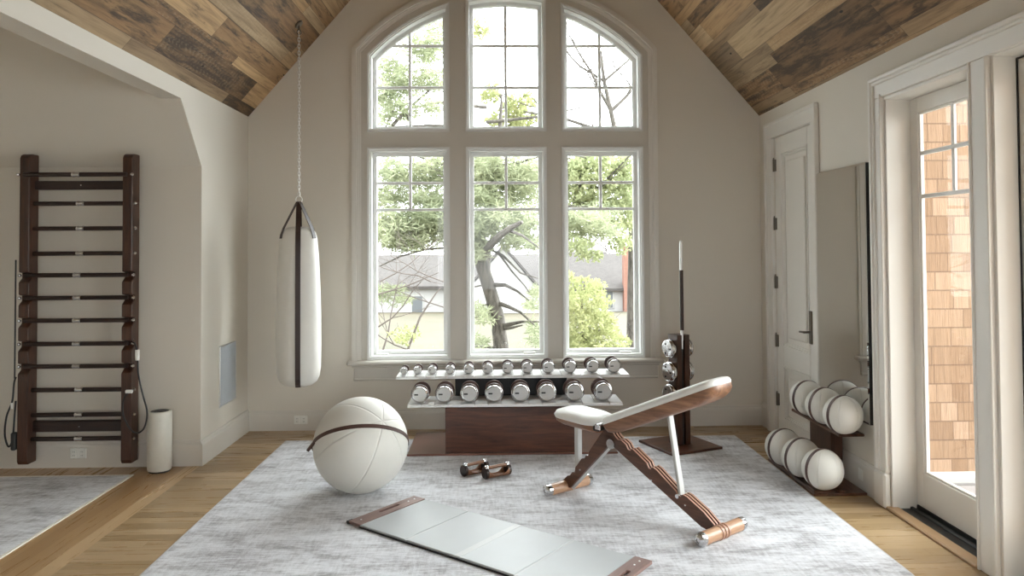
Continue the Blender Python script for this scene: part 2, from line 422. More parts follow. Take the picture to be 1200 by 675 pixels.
# ------------------------------------------------------------------ room numbers (metres)
XL, XR, YB, ZS = -2.056, 2.255, 6.218, 2.612
CX, SL = .095, 1.157
ZR = ZS + SL*(CX-XL)
YN = -2.8        # rear end of the modelled room
YA = 5.242       # alcove wall
XA = -4.7

# floor: boards run left-right; a pale strip and border boards follow the left wall line
floor = MB(); floor.box(XL, XR+.02, YN, YB+.02, -.08, 0)
floor.build('floor', M['oak'], uvf=lambda c: (c.x, c.y), kind='structure')
f2 = MB(); f2.box(XL-.088, XL, YN, YB+.02, -.08, 0); f2.build('floor_strip', M['oak_pale'], uvf=lambda c: (c.y, c.x+5), kind='structure').name = 'floor.001'
f3 = MB(); f3.box(XA-.1, XL-.088, YN, YA+.03, -.08, 0); f3.build('floor', M['oak_border'], uvf=lambda c: (c.y, c.x+5.03), kind='structure')

# window geometry
def outline(l, r, b, R=None, cz=2.08, top=None, d=0., n=20):
    l, r, b = l+d, r-d, b+d
    if R is None: return [(l, b), (r, b), (r, top-d), (l, top-d)]
    R = R-d
    p = [(l, b), (r, b)]
    a0 = math.acos((r-CX)/R); a1 = math.acos((l-CX)/R)
    return p + arc(CX, cz, R, a0, a1, n)
WINS = [(-1.062, -.375), (-.237, .440), (.570, 1.255)]
def casing_path(d, n=48):
    hw = 1.285-d; R = 1.70-d; a = math.acos(hw/R)
    return [(CX+hw, .56)] + arc(CX, 2.07, R, a, pi-a, n) + [(CX-hw, .56)]

# back wall
wb = MB()
gable = [(XL-.14, 0), (XR+.2, 0), (XR+.2, ZS-SL*.2+.02+.0), (XR, ZS+.02), (CX, ZR+.05), (XL, ZS+.02), (XL-.14, ZS-.1)]
wb.prism(gable, YB, YB+.18, 'y', holes=[casing_path(.04)])
wb.build('wall_back', M['wall'], kind='structure')
# window board with six openings
holes = [outline(l, r, 2.483, R=1.565) for l, r in WINS] + [outline(l, r, .575, top=2.349) for l, r in WINS]
tb = MB(); tb.prism(casing_path(.0), YB-.008, YB+.14, 'y', holes=holes)
tb.build('trim_1', M['casing'], kind='structure')
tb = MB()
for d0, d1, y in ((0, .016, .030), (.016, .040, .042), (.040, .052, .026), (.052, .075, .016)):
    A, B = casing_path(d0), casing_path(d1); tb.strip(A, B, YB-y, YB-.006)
tb.build('trim_2', M['trim'], kind='structure')  # lighter paint on the bead stands in for its thin highlight
tb = MB(); tb.rbox(-1.226, 1.416, YB-.075, YB+.02, .535, .572, .012)
tb.rbox(-1.19, 1.38, YB-.035, YB+.02, .512, .536, .008); tb.rbox(-1.176, 1.366, YB-.02, YB+.01, .405, .515, .006); tb.rbox(-1.176, 1.366, YB-.028, YB+.01, .405, .425, .006)
tb.build('trim_3', M['casing'], kind='structure')

def ring(mb, o0, o1, y0, y1, mat=0):
    A = o0+[o0[0]]; B = o1+[o1[0]]; k_ = len(A)
    P = lambda p, a: (p[0], a, p[1])
    vs = [P(p, y0) for p in A]+[P(p, y0) for p in B]+[P(p, y1) for p in A]+[P(p, y1) for p in B]; fs = []
    for i in range(k_-1):
        fs += [(i, i+1, k_+i+1, k_+i), (2*k_+i, 3*k_+i, 3*k_+i+1, 2*k_+i+1), (i, 2*k_+i, 2*k_+i+1, i+1), (k_+i, k_+i+1, 3*k_+i+1, 3*k_+i)]
    mb.add(vs, fs, mat)
n_w = 0
for up in (0, 1):
    for l, r in WINS:
        n_w += 1
        ol = (lambda d, l=l, r=r: outline(l, r, 2.483, R=1.565, d=d)) if up else (lambda d, l=l, r=r: outline(l, r, .575, top=2.349, d=d))
        e = empty('window_%d' % n_w, ((l+r)/2, YB, ol(0)[0][1]), kind='structure')
        sx, sz = e.location.x, e.location.z
        def loc(b):
            b.v = [(x-sx, y-YB, z-sz) for x, y, z in b.v]; return b
        fr = MB(); ring(fr, ol(-.002), ol(.010), YB-.022, YB+.10); ring(fr, ol(.010), ol(.020), YB-.012, YB+.10); ring(fr, ol(.020), ol(.030), YB+.008, YB+.16)
        loc(fr).build('window_frame', M['sash'], e)
        sa = MB(); ring(sa, ol(.028), ol(.058), YB+.095, YB+.15); ring(sa, ol(.050), ol(.062), YB+.105, YB+.14)
        loc(sa).build('sash', M['sash'], e)
        xm = (l+r)/2; gb = ol(.056)[0][1]; P_ = 1.02
        mu = MB(); w_ = .012
        if up:
            Ri = 1.565-.060
            mu.rbox(xm-w_, xm+w_, YB+.108, YB+.137, gb, 2.08+sqrt(Ri*Ri-(xm-CX)**2)+.004)
            for zz in (2.853, 3.206):
                zz = 1.5+(zz-1.5)*P_
                hx = sqrt(max(0, Ri*Ri-(zz-2.08)**2)); x0 = max(l+.058, CX-hx); x1 = min(r-.058, CX+hx)
                mu.rbox(x0, x1, YB+.110, YB+.135, zz-w_, zz+w_)
        else:
            mu.rbox(xm-w_, xm+w_, YB+.108, YB+.137, 1.83, 2.349-.054)
            for zz in (2.059, 1.832): mu.rbox(l+.056, r-.056, YB+.110, YB+.135, zz-w_, zz+w_)
        loc(mu).build('muntin', M['sash'], e)
        gl = MB(); gl.prism(ol(.052), YB+.121, YB+.125, 'y'); loc(gl).build('window_pane', M['glass'], e)
        if not up:
            lk = MB(); lk.rbox(l+.06, l+.16, YB+.05, YB+.09, .602, .620, .004) if l < -1 else lk.rbox(r-.2, r-.1, YB+.05, YB+.09, .602, .620, .004)
            loc(lk).build('window_crank', M['plastic_white'], e)

# left wall with the sloped opening to the alcove
wl = MB(); wl.prism([(YB+.1, 0), (YB+.1, ZS+.01), (YN, ZS+.01), (YN, 2.498), (4.894, 2.498), (YA, 2.083), (YA, 0)], XL-.14, XL, 'x')
wl.build('wall_left', M['wall'], kind='structure')
wa = MB(); wa.box(XA, XL-.001, YA-.003, YA+.12, 0, 2.0845); wa.build('wall_alcove', M['wall'], kind='structure')
ws = MB(); ws.prism([(YN,0),(YA+.12,0),(YA+.12,4.4),(YN,4.4)], XA-.12, XA, 'x'); ws.build('wall_far_left', M['wall'], kind='structure')
sl2 = 1.19
ca = MB(); ca.prism([(YA+.1, 2.085-.1*sl2), (YA+.1, 2.2), (3.35, 4.45), (YN, 4.45), (YN, 4.33), (3.357, 4.33)], XA, XL-.139, 'x')
ca.prism([(YA-.002, 2.084), (4.889, 2.4955), (4.905, 2.505), (YA+.004, 2.092)], XL-.142, XL-.001, 'x')
ca.build('ceiling_alcove', M['wall'], kind='structure')
# wall above the header seen only from inside the alcove
wu = MB(); wu.box(XL-.139, XL-.11, YN, 4.9, 2.505, 4.4); wu.build('wall_header', M['wall'], kind='structure')
# ceiling slopes
def slope(sign):
    b = MB(); x0 = XL if sign < 0 else XR; xr_ = CX
    z0 = ZS if sign < 0 else ZS
    nx = -SL*sign*-1
    pr = [(x0, ZS), (CX, ZR), (CX, ZR+.08), (x0+sign*.03, ZS+.06)]
    b.prism(pr, YN, YB+.01, 'y'); return b
L_ = sqrt(1+SL*SL)
slope(-1).build('ceiling', M['reclaimed'], uvf=lambda c: (c.y, (c.x-XL)*L_), kind='structure')
slope(1).build('ceiling', M['reclaimed'], uvf=lambda c: (c.y+13.4, (XR-c.x)*L_+31.37), kind='structure')

# right wall with openings
WT = .2
D1 = (5.165, 5.905, 2.375); D2 = (3.415, 4.205, 2.358); D3 = (2.45, 3.285, 2.37); D4 = (1.49, 2.32, 2.37); D5 = (.53, 1.36, 2.37)
wr = MB()
def wseg(y0, y1, z0, z1): wr.box(XR, XR+WT, y0, y1, z0, z1)
for a_, b_ in ((YN, D5[0]), (D5[1], D4[0]), (D4[1], D3[0]), (D3[1], D2[0]), (D2[1], D1[0]), (D1[1], YB+.1)): wseg(a_, b_, 0, ZS+.01)
for d in (D1, D2, D3, D4, D5): wseg(d[0], d[1], d[2], ZS+.01)
wr.build('wall_right', M['wall'], kind='structure')

# baseboards
def bboard(name, pts, h=.165, t=.02, nrm=None):
    b = MB()
    (x0, y0), (x1, y1) = pts; dx, dy = x1-x0, y1-y0; L = sqrt(dx*dx+dy*dy)
    A = Matrix.Translation((x0, y0, 0)) @ RZ(atan2(dy, dx))
    pr = [(0, 0), (-t, 0), (-t, h-.035), (-t*.8, h-.022), (-t*.55, h-.018), (-t*.4, h), (0, h)]
    b.prism(pr, 0, L, 'x', M=A)
    return b.build(name, M['trim_wall'] if 'trim_wall' in M else M['trim'], kind='structure')
M['trim_wall'] = paint('baseboard_paint', (.66,.63,.575), .45, .02)
bboard('baseboard_back', [(XL+.02, YB), (XR-.02, YB)])
bboard('baseboard_left', [(XL, YA-.02), (XL, YB)], h=.175)
bboard('baseboard_alcove', [(XA, YA), (XL, YA)], h=.18)
for y0, y1 in ((YB, 6.07), (5.02, 4.325)): bboard('baseboard_right', [(XR, y0), (XR, y1)], h=.19)

# door casings on the right wall
def vcas(b, y0, y1, z0, z1, t=.022):      # moulded casing board: flat with bead on the outer edge
    b.rbox(XR-t, XR+.002, y0, y1, z0, z1, .004)
c1 = MB()
for y0, y1 in ((D1[0]-.085, D1[0]), (D1[1], D1[1]+.13)):
    vcas(c1, y0, y1, 0, D1[2]-.001); 
vcas(c1, D1[0]-.085, D1[1]+.13, D1[2], D1[2]+.11)
c1.rbox(XR-.034, XR, D1[0]-.095, D1[0]-.068, 0, D1[2]+.12, .005); c1.rbox(XR-.034, XR, D1[1]+.105, D1[1]+.135, 0, D1[2]+.12, .005); c1.rbox(XR-.034, XR, D1[0]-.095, D1[1]+.135, D1[2]+.10, D1[2]+.125, .005)
c1.build('trim_4', M['trim'], kind='structure')
c2 = MB()
vcas(c2, D2[1], D2[1]+.102, .20, D2[2]-.001); vcas(c2, D2[0]-.13, D2[0], .0, D2[2]-.001)
for d_ in (D3, D4): vcas(c2, d_[0]-.13, d_[0], 0, D2[2]-.001)
vcas(c2, D5[0]-.15, D5[0], .2, D2[2]-.001)
vcas(c2, D5[0]-.15, D2[1]+.102, D2[2], D2[2]+.108)
c2.rbox(XR-.042, XR, D2[1]+.084, D2[1]+.112, .20, D2[2]+.120, .006); c2.rbox(XR-.034, XR, D2[1]+.068, D2[1]+.085, .20, D2[2]+.098, .004)
c2.rbox(XR-.042, XR, D5[0]-.16, D2[1]+.112, D2[2]+.097, D2[2]+.123, .006); c2.rbox(XR-.034, XR, D5[0]-.16, D2[1]+.096, D2[2]+.080, D2[2]+.098, .004)
c2.rbox(XR-.030, XR, D2[1]+.0, D2[1]+.018, .20, D2[2]+.018, .004)
for y in (D2[0]-.016, D3[1]+.0, D3[0]-.016, D4[1], D4[0]-.016, D5[1], D5[0]-.016): c2.rbox(XR-.030, XR, y, y+.016, 0, D2[2], .004)
# plinth block with rounded inner corner
c2.rbox(XR-.045, XR+.002, D2[1]-.004, D2[1]+.116, 0, .20, .012)
c2.build('trim_5', M['trim'], kind='structure')
# jamb linings
def jamb(y0, y1, zt, name):
    b = MB(); x0, x1 = XR, XR+WT
    b.rbox(x0-.004, x1, y1-.018, y1+.001, 0, zt, .003); b.rbox(x0-.004, x1, y0-.001, y0+.018, 0, zt, .003); b.rbox(x0-.004, x1, y0, y1, zt-.018, zt+.001, .003)
    return b.build(name, M['trim'], kind='structure')
jamb(D2[0], D2[1], D2[2], 'trim_6'); jamb(D3[0], D3[1], D3[2], 'trim_7'); jamb(D4[0], D4[1], D4[2], 'trim_11'); jamb(D5[0], D5[1], D5[2], 'trim_12')

# closed panel door
e = empty('door_1', (XR+.01, (D1[0]+D1[1])/2, 0), kind='structure')
def L1(b, ox, oy):
    b.v = [(x-ox, y-oy, z) for x, y, z in b.v]; return b
ox, oy = XR+.01, (D1[0]+D1[1])/2
y0, y1, zt = D1[0]+.004, D1[1]-.004, D1[2]-.004
b = MB()
x0 = XR+.008
panels = [(5.30, 5.755, .73, 2.225), (5.30, 5.755, .16, .55)]
b.box(x0+.018, x0+.04, y0, y1, .008, zt)
def stile(ya, yb, za, zb): b.rbox(x0, x0+.03, ya, yb, za, zb, .003)
stile(y0, 5.285, .008, zt); stile(5.775, y1, .008, zt)
for za, zb in ((.008, .145), (.565, .715), (2.24, zt)): stile(5.285, 5.775, za, zb)
L1(b, ox, oy).build('door_leaf', M['trim'], e)
b = MB()
for ya, yb, za, zb in panels:
    ya -= .015; yb += .02; za -= .015; zb += .015
    for i, (dd, xx) in enumerate(((0, -.006), (.012, .002), (.022, .010))):
        # mitred moulding frame steps
        A = [(ya+dd, za+dd), (yb-dd, za+dd), (yb-dd, zb-dd), (ya+dd, zb-dd)]; d2 = dd+.012
        for q0, q1, q2, q3 in ((ya+dd, yb-dd, za+dd, za+d2), (ya+dd, yb-dd, zb-d2, zb-dd), (ya+dd, ya+d2, za+d2, zb-d2), (yb-d2, yb-dd, za+d2, zb-d2)):
            b.rbox(x0+xx, x0+.02, q0, q1, q2, q3, .002)
    b.rbox(x0+.004, x0+.02, ya+.075, yb-.075, za+.075, zb-.075, .012)
L1(b, ox, oy).build('door_panel', M['trim'], e)
for zc in (2.151, 1.681, 1.213, .747, .281):
    h = MB(); h.lathe([(0, -.05), (.008, -.05), (.008, .05), (0, .05)], 10, TR(XR-.004, 5.897, zc)); h.rbox(XR-.002, XR+.01, 5.872, 5.897, zc-.047, zc+.047, .001)
    h.lathe([(0, .05), (.006, .052), (.006, .060), (0, .064)], 8, TR(XR-.004, 5.897, zc))
    L1(h, ox, oy).build('hinge', M['bronze'], e)
h = MB(); h.rbox(XR-.004, XR+.010, 5.238, 5.274, .80, 1.035, .003); hp = L1(h, ox, oy).build('handle_plate', M['bronze'], e)
h = MB(); h.tube([(XR, 5.256, .885), (XR-.05, 5.256, .885)], .008, 10)
h.tube([(XR-.05, 5.248, .886), (XR-.054, 5.30, .884), (XR-.05, 5.322, .882), (XR-.046, 5.335, .88)], [.009, .007, .007, .008], 10)
h.v = [(x-ox, y-oy, z) for x, y, z in h.v]; h.build('door_lever', M['bronze'], e)

# glazed exterior doors
def glazed(name, y0, y1, zt, xl, lock=False):
    e = empty(name, (xl, (y0+y1)/2, 0), kind='structure'); ox, oy = xl, (y0+y1)/2
    b = MB(); st = .085; g0, g1, gz0, gz1 = y0+st+.022, y1-st, .225, zt-.105
    b.rbox(xl, xl+.034, y0+.012, g0, .03, zt-.022, .003); b.rbox(xl, xl+.034, g1, y1-.012, .03, zt-.022, .003)
    b.rbox(xl, xl+.034, g0, g1, .03, gz0, .003); b.rbox(xl, xl+.034, g0, g1, gz1, zt-.022, .003)
    for q in ((g0, g0+.012, gz0, gz1), (g1-.012, g1, gz0, gz1), (g0, g1, gz0, gz0+.012), (g0, g1, gz1-.012, gz1)): b.rbox(xl+.008, xl+.030, *q, .003)
    L1(b, ox, oy).build('door_frame', M['trim'], e)
    b = MB(); ym = (g0+g1)/2; w_ = .011
    b.rbox(xl+.012, xl+.030, ym-w_, ym+w_, 1.777, gz1)
    for zz in (1.777, 2.02): b.rbox(xl+.010, xl+.032, g0, g1, zz-w_, zz+w_)
    L1(b, ox, oy).build('muntin', M['sash'], e)
    b = MB(); b.box(xl+.020, xl+.025, g0, g1, gz0, gz1); L1(b, ox, oy).build('door_pane', M['door_glass'], e)
    return e
e2 = glazed('door_2', D2[0], D2[1], D2[2], 2.395)
e3 = glazed('door_3', D3[0], D3[1], D3[2], 2.365)
b = MB(); b.box(2.356, 2.362, D3[1]-.024, D3[1]-.017, .02, D3[2]-.03); b.box(2.356, 2.362, D3[0]+.02, D3[1]-.02, D3[2]-.034, D3[2]-.026); L1(b, 2.365, (D3[0]+D3[1])/2).build('weather_seal', M['black'], e3)
glazed('added_door_4', D4[0], D4[1], D4[2], 2.395); glazed('added_door_5', D5[0], D5[1], D5[2], 2.395)  # both out of view, added to bring in more daylight from the right
for d, nm in ((D2, 'trim_8'), (D3, 'trim_9'), (D4, 'trim_13'), (D5, 'trim_14')):
    b = MB(); b.rbox(XR-.035, XR+.035, d[0]-.0, d[1]+.0, -.004, .016, .006, 0); b.box(XR+.035, 2.40, d[0], d[1], -.01, .008, 1); b.rbox(2.352, 2.372, d[0], d[1], 0, .018, .004, 1); b.box(2.39, 2.52, d[0], d[1], -.04, .028, 1)
    b.build(nm, [M['walnut_mid'] if False else flat('oak_threshold', (.40,.25,.13), .4), M['black']], kind='structure')

# ------------------------------------------------------------------ outside
def terrain(y): return -.62 - .0552*(y-6.5)
b = MB(); b.prism([(6.45, terrain(6.45)), (140, terrain(140)), (140, terrain(140)-.3), (6.45, terrain(6.45)-.3)], -70, 70, 'x')
b.build('lawn', M['lawn'], kind='structure')
b = MB(); b.box(2.46, 9, -4, 5.2, -.35, -.13); b.build('patio', M['stone'], kind='structure')
b = MB(); b.box(2.46, 7.5, 5.15, 5.35, -.13, 3.6)
b.build('wall_shingled', M['cedar'], uvf=lambda c: (c.x, c.z), kind='structure')
# unseen wing wall and eave, added to keep sky light off the jambs
b = MB(); b.box(2.46, 6.5, -1.9, -1.7, -.13, 4.6)
b.build('wall_shingled', M['cedar'], uvf=lambda c: (c.x, c.z), kind='structure')
b = MB(); b.box(2.456, 3.25, -1.9, 5.14, 2.72, 2.84); b.build('added_eave', M['trim'], kind='structure')
b = MB(); b.rbox(2.46, 7.5, 5.03, 5.16, -.135, -.085, .008); b.build('trim_10', M['house_wall'], kind='structure')

def needles(mb, blobs, n, length, width, mats=(0,), flat_=.6, tuft=6, rnd=random):
    tot = sum(r[3]*r[4]*r[5] for r in blobs)**1.0
    for (bx, by, bz, rx, ry, rz) in blobs:
        k_ = max(6, int(n*(rx*ry*rz)/tot))
        for _ in range(k_):
            while True:
                p = Vector((rnd.uniform(-1,1), rnd.uniform(-1,1), rnd.uniform(-1,1)))
                if p.length < 1: break
            p = p*(p.length**.3)
            c = Vector((bx+p.x*rx, by+p.y*ry, bz+p.z*rz))
            for t in range(tuft):
                d = Vector((rnd.gauss(0,1), rnd.gauss(0,1), rnd.gauss(0,flat_)))
                if d.length < .01: continue
                d.normalize(); s_ = d.cross(Vector((rnd.gauss(0,1), rnd.gauss(0,1), rnd.gauss(0,1)))).normalized()*width
                L = length*rnd.uniform(.6, 1.2)
                b0 = len(mb.v); q = c + d*L*.45; mb.v += [tuple(c-s_*.3), tuple(q-s_), tuple(c+d*L), tuple(q+s_)]
                mb.f.append((b0, b0+1, b0+2, b0+3)); mb.m.append(mats[0]); mb.sm.append(False)
def twigs(mb, p, d, L, r, depth, rnd, up=.1, spread=.6, seg=4, kids=3):
    pts = [Vector(p)]; d = Vector(d).normalized(); rs = [r]
    for i in range(seg):
        d = (d + Vector((rnd.gauss(0,.16), rnd.gauss(0,.16), rnd.gauss(0,.16)+up*.2))).normalized()
        pts.append(pts[-1] + d*L/seg); rs.append(r*(1-.6*(i+1)/seg))
    mb.tube(pts, rs, 5 if r < .03 else 8)
    if depth > 0:
        for _ in range(kids):
            i = rnd.randint(1, seg); nd = (d + Vector((rnd.gauss(0,spread), rnd.gauss(0,spread), rnd.gauss(0,spread)+up))).normalized()
            twigs(mb, pts[i], nd, L*rnd.uniform(.5,.75), rs[i]*.6, depth-1, rnd, up, spread, seg, kids)

# pixel column/row of the photograph's horizon frame -> metres at distance y (helper used for layout of far things)
def W(px, py, y):
    u_ = (px-600)/867.; v_ = -(py-269.38)/867.
    r_ = Vector((.99971,-.02349,-.0061)); 
    f_ = Vector((.023491,.999424,.024498)); uu_ = r_.cross(f_)
    d_ = f_ + r_*u_ + uu_*v_
    return Vector((0, 0, 1.5)) + d_*(y/d_.y)

rnd = random.Random(3)
# big pine in front of the centre window
Y0 = 13.0
base = W(590, 440, Y0)
base.z = terrain(Y0)-.1
e = empty('pine_tree', base, label='large pine with a leaning grey trunk standing outside the middle window', category='tree')
tk = MB()
path = [(base.x+.02, Y0, base.z)] + [tuple(W(x, y, Y0)) for x, y in ((588,415),(586,395),(583,372),(577,350),(571,330),(565,312),(562,298),(563,278),(570,255),(577,225),(583,190),(586,150),(588,110))]
tk.tube(path, [.16,.135,.13,.125,.12,.118,.115,.11,.10,.085,.07,.055,.04,.02], 12)
tk.v = [tuple(Vector(v)-base) for v in tk.v]; tk.build('trunk', M['bark'], e)
br = MB()
def brn(pts, r0, r1=.01):
    P_ = [W(x, y, yy) for x, y, yy in pts]; k_ = len(P_); br.tube(P_, [r0+(r1-r0)*i/(k_-1) for i in range(k_)], 7)
brn([(563,302,12.9),(574,288,12.2),(587,275,11.8),(600,266,11.6),(612,260,11.5)], .085, .03); brn([(596,270,11.7),(612,276,11.5),(634,292,11.3)], .03)
brn([(566,288,13),(590,300,12.6),(610,320,12.3),(630,326,12.0)], .03); brn([(584,296,13),(600,318,12.7),(615,335,12.5),(622,345,12.4)], .022)
brn([(578,334,13),(592,334,12.8),(606,341,12.5),(620,352,12.2)], .045); brn([(583,355,13),(597,360,12.8),(610,366,12.6),(632,386,12.2)], .045)
brn([(586,383,13),(597,380,12.8),(612,377,12.6),(634,377,12.3)], .05); brn([(588,385,13),(600,384,12.7),(612,381,12.4)], .04)
brn([(580,368,13),(566,369,12.8),(556,372,12.6)], .025); brn([(574,356,13),(566,358,12.8)], .03); brn([(588,408,13),(570,407,12.8),(552,405,12.6)], .028)
brn([(566,334,13),(552,337,12.9),(540,341,12.7)], .018)
for i in range(16):
    y_ = rnd.uniform(120, 262); sx_ = rnd.choice((-1, 1)); ex = rnd.uniform(45, 120)
    brn([(570,y_,13),(570+sx_*ex*.5,y_-6,12.8),(570+sx_*ex,y_-rnd.uniform(-14,22),12.4)], .035)
brn([(563,262,13),(530,290,12.8),(500,292,12.6),(470,300,12.4),(445,312,12.2)], .03)
brn([(480,140,12.4),(465,120,12.4),(447,160,12.3)], .03); brn([(460,147,12.3),(478,128,12.5),(505,104,12.7),(545,100,13)], .035)
br.v = [tuple(Vector(v)-base) for v in br.v]; br.build('branch', M['bark'], e, kind='stuff')
nd = MB(); bl = []
def blob(px, py, y, rx, rz, ry=.9):
    c = W(px, py, y)-base; s_ = y/867.; bl.append((c.x, c.y, c.z, rx*s_, ry, rz*s_))
for a_ in ((470,262,12.6,38,20),(455,275,12.4,20,16),(500,270,12.8,30,22),(515,255,12.8,25,18),(480,285,12.6,25,10),(560,270,12.7,22,25),(580,255,12.6,28,18),(600,280,12.6,24,14),(615,258,12.6,20,16),(625,285,12.5,14,10),(562,295,12.8,14,10),(535,262,12.9,18,18),
           (680,258,13.0,34,12),(700,272,13.2,26,10),
           (570,200,13,40,24),(610,212,13,30,20),(560,228,12.8,30,14)): blob(*a_)
needles(nd, bl, 3600, .17, .011, tuft=7, rnd=rnd)
bl = []
for a_ in ((470,205,13,30,18),(505,200,13,26,18),(500,235,13,28,10),(455,230,12.8,20,12),(590,240,13,25,12),(620,195,13,20,12)): blob(*a_)
needles(nd, bl, 1000, .17, .010, tuft=6, rnd=rnd)
bl = []
for a_ in ((455,195,14,22,14),(482,220,14,40,22),(510,190,14,18,12),(512,230,14,14,22),(450,240,14,16,14),(562,195,14,14,14),(590,225,14,40,22),(622,235,14,14,22),(625,200,14,14,14),(675,262,14,20,16),(700,250,14,30,12)): blob(*a_)
needles(nd, bl, 1300, .16, .008, tuft=6, rnd=rnd)
bl = []
for a_ in ((455,112,12.4,22,14),(475,98,12.5,24,12),(505,95,12.7,22,12),(460,80,12.4,20,12),(495,58,12.6,30,14),(510,35,12.7,16,10),(470,130,12.4,22,8),(505,125,12.6,16,8),(450,140,12.3,10,8)): blob(*a_)
needles(nd, bl, 1000, .17, .011, tuft=6, rnd=rnd)
bl = []
for a_ in ((452,343,12.2,22,9),(470,352,12.2,12,5),(560,362,12.6,14,6),(622,358,12.3,10,6),(570,372,12.6,14,5),(628,342,12.2,8,8),(625,385,12.2,10,8),(560,400,12.6,14,5),(628,398,12.4,10,5)): blob(*a_)
needles(nd, bl, 420, .15, .010, tuft=6, rnd=rnd)
nd.build('pine_needles', M['pine'], e, recalc=False, kind='stuff')

# pale leafed tree on the right
def tree(name, label, trunk, rads, blobs, n, mat, leaf=(.07,.022), twig=None, seed=1, cat='tree'):
    R = random.Random(seed); base = Vector(trunk[0]); e = empty(name, base, label=label, category=cat)
    t = MB(); t.tube(trunk, rads, 9)
    if twig:
        for p, d, L, r, dep in twig: twigs(t, p, d, L, r, dep, R)
    t.v = [tuple(Vector(v)-base) for v in t.v]; t.build('trunk', M['bark'] if rads[0] > .03 else M['twig'], e)
    if blobs:
        l_ = MB(); bb = []
        for px, py, y, rx, rz in blobs:
            c = W(px, py, y)-base; s_ = y/867.; bb.append((c.x, c.y, c.z, rx*s_, .8, rz*s_))
        needles(l_, bb, n, leaf[0], leaf[1], tuft=4, rnd=R, flat_=1.)
        l_.build('leaves', mat, e, recalc=False, kind='stuff')
    return e
def gpt(px, y): v = W(px, 300, y); return (v.x, y, terrain(y)-.05)
def up(px, py, y): return tuple(W(px, py, y))
T = [gpt(650, 16), up(653, 340, 16), up(670, 250, 16), up(686, 190, 16), up(696, 140, 16)]
tree('leafing_tree', 'tall tree with sparse yellow green spring leaves outside the right window', T, [.09,.08,.06,.04,.015],
     [(700,215,16,46,30),(675,205,16,20,22),(730,205,16,18,22),(705,190,16,40,10),(712,240,16,36,12),(675,285,15.6,20,14),(720,262,16,24,14),(680,235,16,26,14),(735,240,16,14,30),(672,195,16,14,12),(690,300,15.8,20,6),(728,285,16,14,14)], 2700, M['pine2'], (.10,.028),
     [(T[2], (1,0,.6), 2.2, .03, 2), (T[2], (-1,0,.5), 2.0, .03, 2), (T[3], (.8,.1,.8), 1.6, .025, 2), (T[3], (-.7,0,.7), 1.6, .025, 2)], 5)
T = [gpt(594, 18), up(584, 375, 18), up(571, 330, 18), up(574, 285, 18), up(592, 240, 18), up(602, 190, 18), up(600, 140, 18), up(598, 110, 18)]
tree('young_tree', 'slim young tree whose leafy tips reach into the middle arched window', T, [.07,.065,.06,.05,.045,.035,.02,.01],
     [(610,140,18,22,12),(600,125,18,16,10),(580,142,18,14,8),(618,120,18,12,8),(575,110,18,14,10),(560,35,18,14,8)], 420, M['yellow_leaf'], (.13,.035),
     [(T[6], (-1,0,1.2), 1.6, .018, 2), (T[6], (1,0,1.), 1.5, .018, 2), (T[6], (-.3,0,1), 2.0, .018, 2)], 8)
# bare tree at the right
T = [gpt(739, 17), up(739, 400, 17), up(740, 330, 17), up(741, 280, 17), up(738, 230, 17), up(730, 190, 17), up(722, 160, 17), up(716, 130, 17), up(708, 95, 17), up(704, 60, 17)]
tree('bare_tree', 'bare grey tree with forked branches outside the right arched window', T, [.10,.095,.09,.085,.08,.07,.06,.055,.045,.03], None, 0, None,
     twig=[(T[6], (-1,0,.5), 2.4, .05, 3), (T[7], (.9,0,.7), 1.9, .045, 3), (T[7], (-.9,0,.9), 2.0, .045, 3), (T[6], (1,.1,.3), 1.6, .04, 3), (T[8], (.7,0,.8), 1.5, .035, 3), (T[8], (-.9,0,.6), 1.3, .035, 2), (T[5], (1,0,1.2), 2.8, .045, 3)], seed=12)
# bare shrub at the left
T = [gpt(474, 10), up(476, 415, 10), up(492, 372, 10), up(510, 345, 10), up(518, 335, 10)]
tree('bare_shrub', 'leafless shrub with thin crossing branches outside the left window', T, [.022,.018,.014,.009,.004], [(475,392,10,18,10)], 70, M['yellow_leaf'], (.06,.015),
     [(up(447,415,10), (.15,0,1), 1.1, .014, 3), (up(478,410,10), (-1,0,.7), .8, .012, 2), (up(443,383,10), (1,0,.35), .9, .012, 2), (up(443,345,10), (1,0,.5), .9, .012, 3), (up(520,360,10), (-1,0,.3), .9, .01, 3), (up(445,330,10), (1,.1,.5), 1.0, .01, 3), (up(505,330,10), (-.8,.1,.6), .8, .01, 3), (up(520,330,10), (-.8,0,.3), .8, .01, 3)], 21, 'shrub')
# yellow green shrub
T = [gpt(684, 10.5), up(684, 400, 10.5), up(682, 360, 10.5), up(685, 330, 10.5)]
tree('leafy_shrub', 'yellow green leafy shrub filling the lower right window', T, [.03,.025,.015,.006],
     [(685,345,10.5,20,22),(676,375,10.5,16,24),(697,375,10.5,20,22),(690,400,10.4,30,16),(715,412,10.3,26,7),(705,352,10.6,10,10),(672,402,10.4,12,14),(668,352,10.4,8,16),(712,380,10.5,10,14),(735,412,10.3,12,6),(700,335,10.6,10,8),(722,395,10.5,12,8),(668,325,10.5,8,8)], 1600, M['yellow_leaf'], (.06,.016),
     [(T[1], (1,0,1), .6, .012, 2), (T[1], (-1,0,1), .6, .012, 2)], 31, 'shrub')
